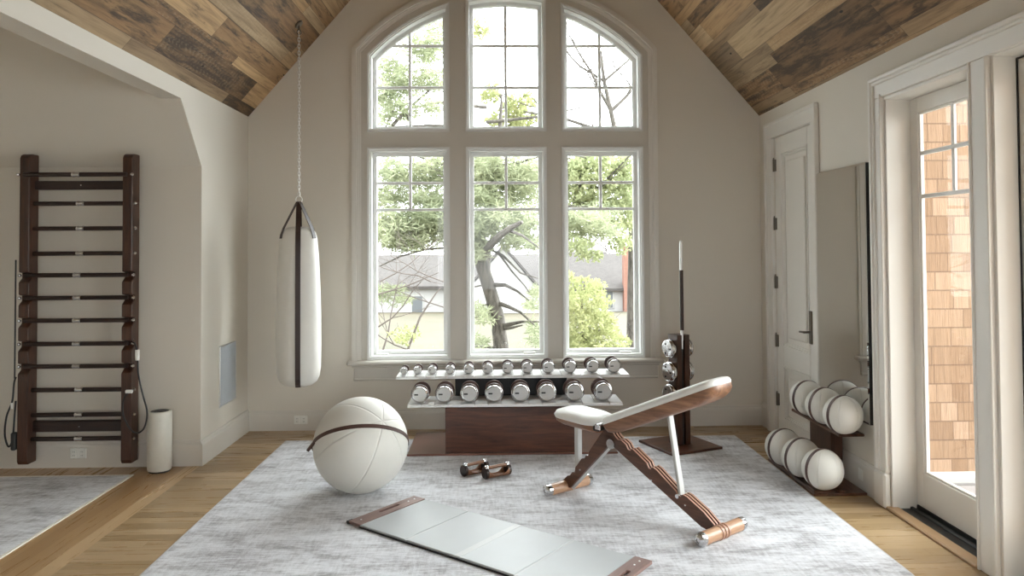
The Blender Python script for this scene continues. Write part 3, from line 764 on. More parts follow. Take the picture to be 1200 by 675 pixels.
# far woods: thin bare trees behind the houses
for i, px in enumerate((462, 500, 560, 612, 668, 712, 745)):
    R = random.Random(50+i); y = 86+R.uniform(-4, 6); b0 = Vector(gpt(px, y)); t = MB()
    h = R.uniform(7, 9.5)
    twigs(t, b0, (0,0,1), h, .13, 3, R, up=.45, spread=.5, kids=5)
    t.v = [tuple(Vector(v)-b0) for v in t.v]
    t.build('distant_bare_tree', M['twig'], loc=b0, label='%s distant bare tree in the thin woods behind the white houses' % ('leftmost','second from left','third from left','middle','third from right','second from right','rightmost')[i], category='tree', group='bare trees behind the houses')

# neighbouring houses, far across the lawn
def house(name, label, y, px0, px1, gpx, wall_top, roof_top, wins, chimney=None, wing=None):
    a, b_ = W(px0, 340, y), W(px1, 340, y); g = terrain(y)
    zt, zr = W(0, wall_top, y).z, W(0, roof_top, y).z
    e = empty(name, ((a.x+b_.x)/2, y, g), label=label, category='house'); cx = (a.x+b_.x)/2; hw = (b_.x-a.x)/2
    H = zt-g; RH = zr-g; dp = 8.
    m = MB(); m.prism([(-.0, -.3), (dp, -.3), (dp, H), (dp/2, RH-.15), (0, H)], -hw, hw, 'x'); m.build('wall', M['house_wall'], e)
    m = MB(); m.prism([(-.5, H-.25), (dp/2, RH), (dp+.5, H-.25), (dp+.5, H-.05), (dp/2, RH+.2), (-.5, H-.05)], -hw-.4, hw+.4, 'x'); m.build('roof', M['roof'], e)
    for wx, wy, w_, h_ in wins:
        c = W(wx, wy, y); m = MB(); m.rbox(c.x-cx-w_/2-.1, c.x-cx+w_/2+.1, -.08, .02, c.z-g-h_/2-.1, c.z-g+h_/2+.1, .03, 0); f = m.build('house_window', M['house_wall'], e)
        m = MB(); m.box(c.x-cx-w_/2, c.x-cx+w_/2, -.10, -.05, c.z-g-h_/2, c.z-g+h_/2); m.build('pane', M['house_glass'], f)
    if wing:
        p0, p1, ap, wt = wing; c0, c1 = W(p0, 340, y-4).x-cx, W(p1, 340, y-4).x-cx; mid = (c0+c1)/2; za = W(0, ap, y-4).z-g; zw = W(0, wt, y-4).z-g
        m = MB(); m.prism([(c0, -.3), (c1, -.3), (c1, zw), (mid, za), (c0, zw)], -4, 3, 'y'); m.build('gable_wing', M['house_wall'], e)
        m = MB(); m.prism([(c0-.4, zw-.35), (mid, za+.05), (c1+.4, zw-.35), (c1+.4, zw-.12), (mid, za+.3), (c0-.4, zw-.12)], -4.3, 3, 'y'); m.build('gable_roof', M['roof'], e)
    if chimney:
        p0, p1, t0 = chimney; c0, c1 = W(p0, 340, y).x-cx, W(p1, 340, y).x-cx
        m = MB(); z1 = W(0, t0, y).z-g; m.box(c0, c1, -.7, .1, -.3, z1-.3); m.box(c0-.07, c1+.07, -.77, .15, z1-.3, z1); m.build('chimney', M['brick'], e)
    return e
house('white_house', 'distant white house with a gable wing seen through the left and middle windows', 58, 400, 644, 0, 338, 305,
      [(489,357,.8,1.3),(566,346,.6,1.3),(574,346,.6,1.3),(605,348,.6,1.4)], wing=(548, 632, 294, 345))
house('long_house', 'distant white house with grey roof and red brick chimney through the right window', 56, 661, 760, 0, 342, 305,
      [(714,351,.5,1.2)], chimney=(729.5, 735.5, 292))
house('small_house', 'small white house peeking above the grey roof of the chimney house', 70, 668, 706, 0, 300, 290, [(690,303,1.2,.5)])

# ------------------------------------------------------------------ rugs
RZT = .006
e = empty('area_rug', (.124, 4.2, 0), label='large pale grey mottled rug under the bench and ball', category='rug')
b = MB(); b.rbox(-1.76, 1.765, -1.9, 1.66, 0, RZT, .004); b.build('pile', M['rug'], e)
b = MB()
for q in ((-1.769, -1.757, -1.909, 1.669), (1.762, 1.774, -1.909, 1.669), (-1.76, 1.765, -1.909, -1.897), (-1.76, 1.765, 1.657, 1.669)): b.rbox(*q, 0, RZT-.002, .003)
b.build('rug_binding', M['rug_grey_edge'], e)
e = empty('small_rug', (-3.3, 3.9, 0), label='grey mottled rug with cream bound edge in front of the wall bars', category='rug')
b = MB(); b.rbox(-.9, .868, -1.5, 1.112, 0, RZT, .004); b.build('pile', M['rug'], e)
b = MB()
for q in ((-.92, -.90, -1.52, 1.13), (.868, .888, -1.52, 1.13), (-.90, .868, -1.52, -1.5), (-.90, .868, 1.112, 1.13)): b.rbox(*q, 0, RZT+.001, .003)
b.build('rug_binding', M['rug_edge'], e)

# ------------------------------------------------------------------ wall bars
e = empty('wall_bars', (-2.83, 5.19, 0), label='dark walnut wall bars with twelve rungs on the alcove wall', category='wall bars')
rz = [2.017, 1.823, 1.652, 1.481, 1.334, 1.18, 1.027, .869, .717, .553, .384, .221]
front = {0, 4, 5, 6, 7, 8}
def upright(x0, x1):
    yf, yb = -.105, .0
    pr = [(yb, .06), (yf+.012, .06), (yf, .085)]
    for i in reversed(range(12)):
        if i in front and i != 0:
            z = rz[i]; pr += [(yf, z-.045), (yf+.035, z-.018), (yf+.035, z+.016), (yf, z+.022)]
    pr += [(yf, 2.13), (yf+.012, 2.15), (yf+.03, 2.16), (yb, 2.16)]
    m = MB(); m.prism(pr, x0, x1, 'x'); return m
for x0 in (-.39, .30):
    o_ = upright(x0, x0+.068).build('upright', M['walnut_z'], e)
    bv = o_.modifiers.new('bevel', 'BEVEL'); bv.width = .006; bv.segments = 2; bv.limit_method = 'ANGLE'; bv.angle_limit = radians(40)
for i, z in enumerate(rz):
    yy = -.088 if i in front else -.055
    if i == 0: yy = -.115
    m = MB(); m.tube([(-.355 if i in front else -.325, yy, z), (.335 if i in front else .305, yy, z)], .0155, 10)
    ro = m.build('rung', M['walnut_dark'], e)
    m = MB(); m.lathe([(0,-.026),(.016,-.026),(.0185,-.019),(.0170,-.010),(.0160,0),(.0170,.010),(.0185,.019),(.016,.026),(0,.026)], 14, TR(-.006, yy, z) @ RY(pi/2))
    m.build('rung_joint', M['chrome'], ro)
    for s_, xx in ((-1, -.392), (1, .370)):
        m = MB(); m.lathe([(0,-.010),(.010,-.008),(.012,0),(.008,.008),(0,.012)], 10, TR(xx, yy if i in front else -.07, z) @ RY(pi/2)); m.build('rung_bolt', M['chrome'], ro)
for z0, z1, zz in ((1.92, 1.98, 1.95), (.265, .34, .30)):
    m = MB(); m.rbox(-.33, .31, -.045, -.012, z0, z1, .006); r_ = m.build('cross_rail', M['walnut_dark'], e)
    m = MB(); m.lathe([(0,.0),(.006,.0),(.004,.004),(0,.005)], 8, TR(-.01, -.045, zz) @ RX(pi/2)); m.build('screw', M['chrome'], r_)
for x0 in (-.385, .303):
    for z0 in (1.93, .26): m = MB(); m.rbox(x0, x0+.024, -.002, .05, z0, z0+.07, .004); m.build('wall_bracket', M['walnut_dark'], e)

# resistance bands hanging at the bars
def smooth(pts, n=8):
    P_ = [Vector(p) for p in pts]; out = []
    for i in range(len(P_)-1):
        p0, p1, p2, p3 = P_[max(i-1, 0)], P_[i], P_[i+1], P_[min(i+2, len(P_)-1)]
        for j in range(n):
            t = j/n; out.append(.5*((2*p1)+(-p0+p2)*t+(2*p0-5*p1+4*p2-p3)*t*t+(-p0+3*p1-3*p2+p3)*t**3))
    out.append(P_[-1]); return out
bx, by = -2.39, 5.03
e = empty('resistance_band', (bx, by, .3), label='black resistance cord looped at the right upright of the wall bars', category='resistance band')
def band(pts, r=.0055): 
    m = MB(); m.tube(smooth(pts), r, 8); return m
cord = [(-.035,.0,.585),(-.015,-.01,.57),(-.005,0,.50),(.0,0,.38),(.03,0,.24),(.06,0,.12),(.045,0,.02),(.0,0,-.02),(-.045,-.01,.01),(-.085,-.02,.10),(-.085,-.025,.20),(-.055,-.03,.25),(-.035,-.03,.262)]
band(cord).build('cord', M['rubber'], e)
m = MB(); m.lathe([(0,-.035),(.013,-.035),(.015,0),(.013,.035),(0,.035)], 12, TR(-.004,-.004,.50)); m.build('clip', M['plastic_white'], e)
m = MB(); m.lathe([(0,-.02),(.012,-.02),(.012,.02),(0,.02)], 12, TR(-.045,-.03,.262) @ RY(pi/2)); m.build('clip', M['plastic_white'], e)
m = MB(); m.tube([(-.035,.0,.585),(-.035,.01,.60),(-.04,.02,.585)], .004, 6); m.build('hook', M['chrome'], e)
e = empty('resistance_band', (-3.245, 5.09, .19), label='black resistance cord hanging down the left upright of the wall bars', category='resistance band')
band([(.012,0,.46),(.0,0,.42),(-.005,-.01,.30),(-.035,-.02,.20),(-.045,-.02,.08),(-.02,-.02,.0),(.0,-.01,.05),(.005,0,.2),(.012,0,.30)], .006).build('cord', M['rubber'], e)
m = MB(); m.rbox(-.012,.020,-.02,.02,-.03,.09,.008); m.build('grip', M['black'], e)
m = MB(); m.lathe([(0,-.02),(.008,-.02),(.008,.02),(0,.02)], 10, TR(-.006,-.012,.27)); m.build('clip', M['plastic_white'], e)
m = MB(); m.tube([(.003,.0,.45),(.003,.0,1.25)], .005, 6); m.build('strap', M['black'], e)

# air purifier
e = empty('air_purifier', (-2.285, 5.12, 0), label='slim cream cylindrical air purifier standing beside the wall bars', category='air purifier')
m = MB(); m.lathe([(0,.012),(.074,.012),(.077,.018),(.077,.395),(.074,.405),(.066,.409),(.064,.403),(0,.403)], 40); m.build('body', M['purifier'], e)
m = MB(); m.lathe([(0,0),(.068,0),(.068,.014),(0,.014)], 32); m.build('base', M['black'], e)
m = MB(); m.lathe([(0,.4035),(.056,.4035),(.058,.407),(.050,.409),(.048,.406),(.040,.406),(.038,.409),(.030,.409),(.028,.406),(.018,.406),(.016,.409),(0,.409)], 32); m.build('vent_grille', M['black'], e)

# recessed panel in the left wall
e = empty('wall_panel', (XL, 5.75, .33), label='blue grey glass panel set in the left wall', category='wall panel')
m = MB(); m.rbox(-.002, .006, -.168, .168, 0, .445, .002); m.build('panel_face', M['panel_glass'], e)
m = MB(); 
for q in ((-.172,-.164,-.004,.449), (.164,.172,-.004,.449), (-.172,.172,-.006,.002), (-.172,.172,.443,.451)): m.rbox(-.002, .009, *q, .002)
m.build('panel_rim', M['satin'], e)

# outlets
def outlet(loc, rz_, w, label):
    e = empty('wall_outlet', loc, rz_, label=label, category='outlet')
    m = MB(); m.rbox(-w/2, w/2, -.006, .001, -.035, .035, .003); m.build('cover_plate', M['plastic_white'], e)
    m = MB()
    for k_ in ((-w/4, w/4) if w > .08 else (0,)):
        m.rbox(k_-.016, k_+.016, -.0085, -.004, -.024, .024, .002, 0)
        for zz in (-.013, .011):
            for xx in (-.006, .004): m.box(k_+xx, k_+xx+.0022, -.0092, -.008, zz-.004, zz+.004, 1)
    m.build('socket', [M['plastic_white'], M['black']], e)
outlet((-1.612, YB-.021, .09), 0, .11, 'double white outlet on the baseboard below the punching bag')
outlet((-2.885, YA-.021, .10), 0, .11, 'white outlet low behind the lowest rungs of the wall bars')
outlet((XR-.021, 4.52, .10), radians(90), .06, 'white outlet on the baseboard beside the medicine ball rack')

# ------------------------------------------------------------------ punching bag
bx, by = -1.512, 5.72
e = empty('punching_bag', (bx+.008, by, .457), radians(11), label='cream leather punching bag with dark strap hanging from the sloped ceiling by a chain', category='punching bag')
m = MB(); prof = [(0,0),(.06,.001),(.105,.010),(.138,.035),(.156,.075),(.165,.14),(.168,.30),(.167,.55),(.160,.80),(.150,1.0),(.140,1.12),(.128,1.17),(.105,1.20),(.06,1.215),(0,1.215)]
m.lathe(prof, 48); bag = m.build('bag_body', M['cream'], e, sharp=60)
def rad_at(z):
    for (r0, z0), (r1, z1) in zip(prof, prof[1:]):
        if z0 <= z <= z1 and z1 > z0: return r0+(r1-r0)*(z-z0)/(z1-z0)
    return .05
def strap(mb, ang, w, pts, t=.005):
    """flat band along (r,z) profile points at azimuth ang"""
    ca, sa = cos(ang), sin(ang); tx, ty = -sa, ca; vs = []
    for r, z in pts:
        for dr in (0, t):
            for s_ in (-1, 1):
                rr = r+dr; vs.append((ca*rr+tx*w/2*s_, sa*rr+ty*w/2*s_, z))
    fs = []
    for i in range(len(pts)-1):
        a = i*4; b_ = a+4
        fs += [(a+2, a+3, b_+3, b_+2), (a, b_, b_+1, a+1), (a, a+2, b_+2, b_), (a+1, b_+1, b_+3, a+3)]
    fs += [(0, 1, 3, 2), (len(vs)-4, len(vs)-2, len(vs)-1, len(vs)-3)]
    mb.add(vs, fs, 0, False)
for ang in (-pi/2+.02, pi/2+.02):
    m = MB(); pts = [(.008, -.004), (.105, .006), (.14, .031), (.160, .073)] + [(rad_at(z)+.001, z) for z in [.1+.05*i for i in range(21)]] + [(.137,1.13),(.124,1.175),(.10,1.21),(.012,1.40)]
    strap(m, ang, .038, pts, .006); m.build('strap', M['brown'], e)
for ang in (-pi/2-1.15, -pi/2+1.0, pi/2-1.0):
    m = MB(); pts = [(.139,1.125), (.134,1.155), (.115, 1.205), (.012, 1.405)]
    strap(m, ang, .040, pts, .005); m.build('strap', M['brown'], e)
m = MB(); m.rbox(-.022,.022,-.02,.02,1.385,1.41,.006); m.build('strap_gather', M['brown'], e)
m = MB(); m.tube([(.024*cos(t), 0, 1.425+.024*sin(t)) for t in [2*pi*i/20 for i in range(20)]], .0038, 8, closed=True); m.build('ring', M['satin'], e)
ztop = ZS+SL*((bx)-XL)-.457
m = MB(); z = 1.45; i = 0
while z < ztop-.075:
    a = (i % 2)*pi/2; h, w_ = .0175, .0085; pts = []
    for j in range(12):
        t = 2*pi*j/12; x_ = w_*cos(t); zz = (h-w_)*(1 if sin(t) >= 0 else -1)+w_*sin(t)
        pts.append((x_*cos(a), x_*sin(a), z+.0175+zz))
    m.tube(pts, .0030, 5, closed=True); z += .026; i += 1
m.build('chain', M['satin'], e)
m = MB(); m.tube([(.014*cos(t), 0, ztop-.062+.02*sin(t)) for t in [2*pi*i/16 for i in range(16)]], .0042, 8, closed=True)
A = TR(0, 0, ztop-.004) @ RZ(radians(-11)) @ RY(-math.atan(SL)); m.lathe([(0,-.006),(.035,-.006),(.038,0),(.038,.006),(0,.006)], 20, A); m.tube([(0,0,ztop-.045),(0,0,ztop-.005)], .006, 8)
m.build('ceiling_hook', M['bronze'], e)

# ------------------------------------------------------------------ exercise ball
R_ = .289
e = empty('exercise_ball', (-.834, 4.629, RZT), label='large cream leather exercise ball with brown strap on the rug', category='exercise ball')
def sphere(mb, r, c=(0,0,0), n=48, m_=24, sq=1.):
    mb.lathe([(r*sin(pi*i/m_) if 0 < i < m_ else 0, -r*cos(pi*i/m_)*sq) for i in range(m_+1)], n, TR(*c))
m = MB(); sphere(m, R_, n=64, m_=36)
o_ = m.build('ball_body', M['ball'], e, loc=(0,0,R_*.985), sharp=180); 
# flatten the underside a touch
for v in o_.data.vertices:
    if v.co.z < -R_*.985: v.co.z = -R_*.985
def ringstrap(mb, R, w, t, nrm, off=0., n=96, a0=0., a1=2*pi, ext=None):
    nz_ = Vector(nrm).normalized(); ax = nz_.cross(Vector((0,1,0))).normalized(); ay = nz_.cross(ax); vs = []
    full = abs(a1-a0-2*pi) < 1e-6; k_ = n if full else n+1
    rr = sqrt(R*R-off*off)
    for i in range(k_):
        a = a0+(a1-a0)*i/n; d = ax*cos(a)+ay*sin(a)
        for dr, s_ in ((-.002,-1), (t,-1), (t,1), (-.002,1)): vs.append(d*(rr+dr)+nz_*(off+s_*w/2))
    fs = []
    for i in range(n):
        a = i*4; b_ = ((i+1) % k_)*4
        for j in range(4): fs.append((a+j, a+(j+1) % 4, b_+(j+1) % 4, b_+j))
    mb.add(vs, fs, 0, True)
m = MB(); ringstrap(m, R_, .022, .005, (-.10, .56, .80)); st_ = m.build('strap', M['brown2'], e, loc=(0,0,R_*.985))
m = MB(); m.tube([(-.252,-.135,.055),(-.280,-.118,.020),(-.300,-.108,-.004)], .0115, 4)
m.v = [(x, y, z) for x, y, z in m.v]; m.build('strap_tail', M['brown2'], e, loc=(0,0,R_*.985))

# ------------------------------------------------------------------ mat
th = radians(-38.3); e = empty('exercise_mat', (-.035, 3.788, RZT), th, label='pale folding exercise mat with brown wooden handle bars in the foreground', category='exercise mat')
ML, MW = 1.385, .505
m = MB()
segs = [-ML/2, -ML/4, 0, ML/4, ML/2]
for a, b_ in zip(segs, segs[1:]): m.rbox(a+.004, b_-.004, -MW/2, MW/2, .006, .017, .006, smooth=False)
m.build('mat_panel', leather('pale_mat_vinyl', (.42,.44,.45), .4, .1), e)
m = MB(); m.rbox(-ML/2, ML/2, -MW/2-.003, MW/2+.003, 0, .008, .002); m.build('mat_backing', M['black'], e)
m = MB()
for s_ in (-ML/4, ML/4): m.rbox(s_-.006, s_+.006, -MW/2, MW/2, .008, .0145, .002)
m.rbox(-.022, .022, -MW/2, MW/2, .010, .019, .004); m.build('mat_fold', leather('mat_fold_vinyl', (.50,.51,.51), .4, .1), e)
for s_ in (-1, 1):
    x0, x1 = (ML/2-.004, ML/2+.088) if s_ > 0 else (-ML/2-.088, -ML/2+.004)
    xm = (x0+x1)/2+s_*.008; pr = [(x0, -MW/2), (x1, -MW/2), (x1, MW/2), (x0, MW/2)]
    hl = [(xm-.012, -.05), (xm-.012, .085), (xm-.006, .092), (xm+.006, .092), (xm+.012, .085), (xm+.012, -.05), (xm+.006, -.057), (xm-.006, -.057)]
    m = MB(); m.prism(pr, 0.004, .020, 'z', holes=[hl]); o_ = m.build('handle_bar', wood('greyed_walnut_bar', (.16,.09,.075), (.27,.165,.14), 'y', .45), e)
    bv = o_.modifiers.new('bevel', 'BEVEL'); bv.width = .003; bv.segments = 2; bv.limit_method = 'ANGLE'
    for yy in (-.2, .16, .21): m = MB(); m.lathe([(0,.0195),(.005,.0195),(.004,.022),(0,.0225)], 8, TR((x0+x1)/2, yy, 0)); m.build('rivet', M['satin'], o_)
m = MB(); m.tube([(-ML/2-.088, -MW/2-.004, .012), (-ML/2-.088, -MW/2+.03, .012)], .010, 8); m.build('corner_tab', M['black'], e)

# ------------------------------------------------------------------ push up handles
def pushup(loc, rz_, label):
    e = empty('push_up_handle', loc, rz_, label=label, category='push up handle')
    L, r = .195, .037
    # curved wooden cradle: a round log scooped out from above
    m = MB(); nx = 20; na = 14; vs = []
    for i in range(nx+1):
        x = -L/2+.012+(L-.024)*i/nx; t = abs(2*i/nx-1)
        topz = .018+.052*(t**2.6)
        row = []
        for j in range(na+1):
            zz = 2*r*.0
            # angle from bottom up to the height topz on each side
            amax = math.acos(max(-1, min(1, 1-topz/r)))
            a = -amax+2*amax*j/na
            row.append((x, r*sin(a), r-r*cos(a)))
        vs.append(row)
    inner = [[(x, y*.80, r+(z-r)*.80 if z < 2*r else z) for x, y, z in row] for row in vs]
    flatv = [p for row in vs for p in row]+[p for row in inner for p in row]; k_ = na+1; off = len(vs)*k_; fs = []
    for i in range(nx):
        for j in range(na):
            fs += [(i*k_+j, i*k_+j+1, (i+1)*k_+j+1, (i+1)*k_+j), (off+i*k_+j, off+(i+1)*k_+j, off+(i+1)*k_+j+1, off+i*k_+j+1)]
        for j in (0, na): fs.append((i*k_+j, (i+1)*k_+j, off+(i+1)*k_+j, off+i*k_+j))
    m.add(flatv, fs, 0, True); m.build('cradle', M['walnut_mid'], e, sharp=50)
    for s_ in (-1, 1):
        m = MB(); m.lathe([(0,-.012),(r-.004,-.012),(r,-.008),(r,.008),(r-.004,.012),(0,.012)], 28, TR(s_*(L/2-.012),0,r) @ RY(pi/2)); m.build('end_disc', M['walnut_dark'], e)
    m = MB(); m.tube([(-L/2+.02,0,.069),(L/2-.02,0,.069)], .0115, 14); m.build('grip', M['walnut_mid'], e)
    for s_ in (-1, 1):
        m = MB(); m.lathe([(0,-.012),(.015,-.012),(.017,0),(.015,.012),(0,.012)], 14, TR(s_*(L/2-.018),0,.069) @ RY(pi/2)); m.rbox(s_*(L/2-.018)-.006, s_*(L/2-.018)+.006, -.012, .012, .069, .085, .004); m.build('fitting', M['chrome'], e)
pushup((-.140, 4.945, RZT), radians(38), 'left wooden push up handle lying on the rug, nearer the ball')
pushup((.005, 4.875, RZT), radians(32), 'right wooden push up handle lying on the rug, nearer the bench')

# ------------------------------------------------------------------ adjustable bench
TH = radians(-47); e = empty('weight_bench', (.800, 4.200, RZT), TH, label='inclined walnut weight bench with pale leather pads and wooden roller feet', category='weight bench')
zo = -RZT
def lam(pr, v0, v1, name, par=e):
    m = MB(); m.prism([(a, b_+zo) for a, b_ in pr], v0, v1, 'y', mat=0, edge_mat=1); return m
# long beam of three laminations with stepped notches
beam = [(-.150,.352),(.425,.042),(.487,.030),(.515,.040),(.500,.072),(.440,.120),(.340,.176),(.315,.182),(.303,.168),(.288,.166),(.272,.190),(.150,.277),(.125,.288),(.112,.274),(.098,.276),(.085,.302),(.005,.352),(-.012,.362),(-.025,.350),(-.042,.352),(-.058,.378),(-.090,.396),(-.112,.395),(-.130,.408),(-.150,.430),(-.185,.445),(-.215,.440),(-.205,.405)]
m = MB()
for v in (-.031, -.006, .019): m.prism([(a, b_+zo) for a, b_ in beam], v, v+.013, 'y', edge_mat=1)
bm_ = m.build('rear_beam', [M['walnut_beam'], M['ply_edge']], e)
m = MB(); m.prism([(a, b_+zo) for a, b_ in ((-.14,.36),(.43,.062),(.47,.07),(.43,.10),(.0,.325),(-.14,.40))], -.0185, .0195, 'y')
m.build('beam_core', M['walnut_dark'], bm_)
# front leg
leg = [(-.150,.388),(-.205,.325),(-.478,.040),(-.512,.036),(-.540,.072),(-.500,.108),(-.482,.112),(-.462,.138),(-.442,.140),(-.436,.172),(-.385,.235),(-.362,.240),(-.352,.262),(-.335,.262),(-.330,.285),(-.245,.398),(-.215,.435),(-.175,.430)]
m = MB()
for v in (-.031, -.006, .019): m.prism([(a, b_+zo) for a, b_ in leg], v, v+.013, 'y')
m.prism([(a*.98-.006, b_*.97+.005+zo) for a, b_ in leg], -.018, .019, 'y')
fl = m.build('front_leg', [M['walnut_beam']], e)
m = MB(); m.tube([(-.195,0,.335+zo), (-.485,0,.032+zo)], .013, 4); o_ = m.build('leg_rail', M['satin'], fl)
m = MB(); m.tube([(-.158,-.045,.365+zo), (-.158,.045,.365+zo)], .028, 20); m.build('pivot', M['chrome'], e)
for (s_, z_) in ((-.40,.165),(.115,.215),(.33,.13)): m = MB(); m.lathe([(0,0),(.006,0),(.004,.003),(0,.004)], 8, TR(s_, -.031, z_+zo) @ RX(pi/2)); m.build('bolt', M['chrome'], e)
# rollers
for s_, c_z in ((-.522, .034), (.530, .034)):
    r0 = .034
    A = TR(s_, .004 if s_ < 0 else -.010, c_z-.0) @ RZ(radians(-6)) @ RX(pi/2)
    m = MB(); m.lathe([(0,-.168),(r0,-.168),(r0,.165),(0,.165)], 28, A); ro = m.build('foot_roller', M['oak_tan'], e)
    for q in (1, -1):
        m = MB(); m.lathe([(r0+.0006,.152*q),(r0+.0012,.166*q),(r0-.001,.182*q),(r0-.012,.190*q),(.012,.192*q),(.010,.186*q),(0,.186*q)], 24, A); m.build('end_cap', M['chrome'], ro)
    if s_ > 0:
        m = MB()
        for v in (-.0245, .0005, .0255): m.lathe([(r0+.001,v-.006),(r0+.004,v-.006),(r0+.004,v+.006),(r0+.001,v+.006)], 24, A)
        m.build('roller_band', M['ply_edge'], ro)
# seat post
m = MB(); m.rbox(-.464, -.436, -.006, .034, .10+zo, .445+zo, .003); m.build('seat_post', M['white_metal'], e)
# seat: wooden tray and upholstered pad (stadium outline)
def slab(s0, s1, hw, rr, zfun, n=10):
    pts = []
    for (cx_, cy_, a0) in ((s1-rr, hw-rr, 0), (s0+rr, hw-rr, pi/2), (s0+rr, -hw+rr, pi), (s1-rr, -hw+rr, 1.5*pi)):
        for i in range(n+1): a = a0+pi/2*i/n; pts.append((cx_+rr*cos(a), cy_+rr*sin(a)))
    return pts
def loft(mb, layers, mat=0, xf=None):
    """layers of [(x,y)...] with z; closes top and bottom"""
    k_ = len(layers[0][0]); vs = []
    for pts, z in layers:
        for x, y in pts: p = Vector((x, y, z)); vs.append(xf @ p if xf is not None else p)
    fs = []
    for i in range(len(layers)-1):
        for j in range(k_): fs.append((i*k_+j, i*k_+(j+1) % k_, (i+1)*k_+(j+1) % k_, (i+1)*k_+j))
    fs.append(tuple(reversed(range(k_)))); fs.append(tuple((len(layers)-1)*k_+j for j in range(k_)))
    mb.add(vs, fs, mat, True)
HW = .130
XS = TR(-.222, 0, .430+zo) @ RY(radians(2.5))
m = MB(); loft(m, [(slab(-.30,.0,HW-.05,.05,0), -.010), (slab(-.335,.005,HW-.012,.085,0), .012), (slab(-.345,.008,HW-.001,.10,0), .034)], xf=XS); m.build('seat_base', M['walnut_mid'], e, sharp=50)
m = MB(); loft(m, [(slab(-.345,.008,HW,.10,0), .034), (slab(-.349,.012,HW+.003,.10,0), .046), (slab(-.340,.004,HW-.008,.095,0), .064), (slab(-.310,-.02,HW-.035,.08,0), .077), (slab(-.26,-.07,HW-.08,.04,0), .081)], xf=XS); m.build('seat_pad', M['cream_hi'], e, sharp=60)
# backrest, inclined
A0 = math.atan2(.793-.479, .548+.172)
XB = TR(-.172, 0, .474+zo) @ RY(-A0)
Lb = .790
m = MB(); loft(m, [(slab(.10,Lb-.13,.070,.03,0), -.062), (slab(.05,Lb-.075,.100,.045,0), -.056), (slab(.012,Lb-.03,.114,.055,0), -.040), (slab(-.002,Lb-.006,.119,.06,0), -.018), (slab(-.004,Lb-.001,.120,.06,0), .005)], xf=XB)
m.build('backrest_shell', M['walnut_mid'], e, sharp=50)
m = MB(); loft(m, [(slab(0,Lb-.005,.118,.06,0), .004), (slab(-.004,Lb+.002,.122,.062,0), .014), (slab(-.002,Lb,.121,.06,0), .030), (slab(.006,Lb-.010,.112,.055,0), .040), (slab(.03,Lb-.035,.090,.04,0), .047), (slab(.07,Lb-.07,.05,.03,0), .049)], xf=XB); m.build('backrest_pad', M['cream_hi'], e, sharp=60)
m = MB(); m.tube([(-.185,-.132,.478+zo), (-.185,.132,.478+zo)], .012, 14); m.rbox(-.205,-.165,-.128,-.118,.455+zo,.487+zo,.004); m.build('hinge', M['chrome'], e)
m = MB(); m.rbox(-.235,-.19,-.11,.11,.440+zo,.470+zo,.006); m.build('hinge_block', M['black'], e)
# strut
def bar(p0, p1, wa, wb, name, mat, par=e):
    p0, p1 = Vector(p0), Vector(p1); d = p1-p0; L = d.length; z_ = d.normalized(); x_ = Vector((0,1,0)).cross(z_).normalized(); y_ = z_.cross(x_)
    A = Matrix(((x_.x,y_.x,z_.x,p0.x),(x_.y,y_.y,z_.y,p0.y),(x_.z,y_.z,z_.z,p0.z),(0,0,0,1)))
    m = MB(); m.rbox(-wa/2, wa/2, -wb/2, wb/2, 0, L, .003, M=A); return m.build(name, mat, par)
bar((.29,0,.168+zo), (.215,0,.615+zo), .018, .042, 'strut', M['white_metal'])
m = MB(); m.tube([(.288,-.046,.170+zo), (.288,.046,.170+zo)], .011, 12); m.build('strut_pin', M['chrome'], e)

# ------------------------------------------------------------------ dumbbell rack
e = empty('dumbbell_rack', (.12, 5.62, 0), label='walnut dumbbell rack with two white shelves below the window', category='dumbbell rack')
zb = RZT
m = MB(); m.rbox(-.76, .765, -.245, .40, zb, zb+.014, .004); m.build('floor_plate', wood('glossy_walnut_plate', (.12,.05,.035), (.25,.125,.095), 'x', .16, coat=.6), e)
m = MB(); m.rbox(-.485, .458, -.215, .22, zb+.013, .345, .004); m.build('base_block', M['walnut_x'], e)
m = MB(); m.rbox(-.43, .43, .10, .20, .34, .52, .004); m.build('back_support', M['black'], e)
def shelf(x0, x1, y0, y1, z1, n):
    m = MB(); m.rbox(x0, x1, y0, y1, z1-.022, z1-.008, .002, 1)
    w = (x1-x0)/n
    for i in range(n): m.rbox(x0+i*w+.0022, x0+(i+1)*w-.0022, y0-.001, y1, z1-.010, z1, .0015)
    return m.build('shelf', [M['shelf_white'], M['satin']], e)
shelf(-.755, .80, -.26, .045, .378, 16)
shelf(-.868, .895, -.02, .25, .540, 24)

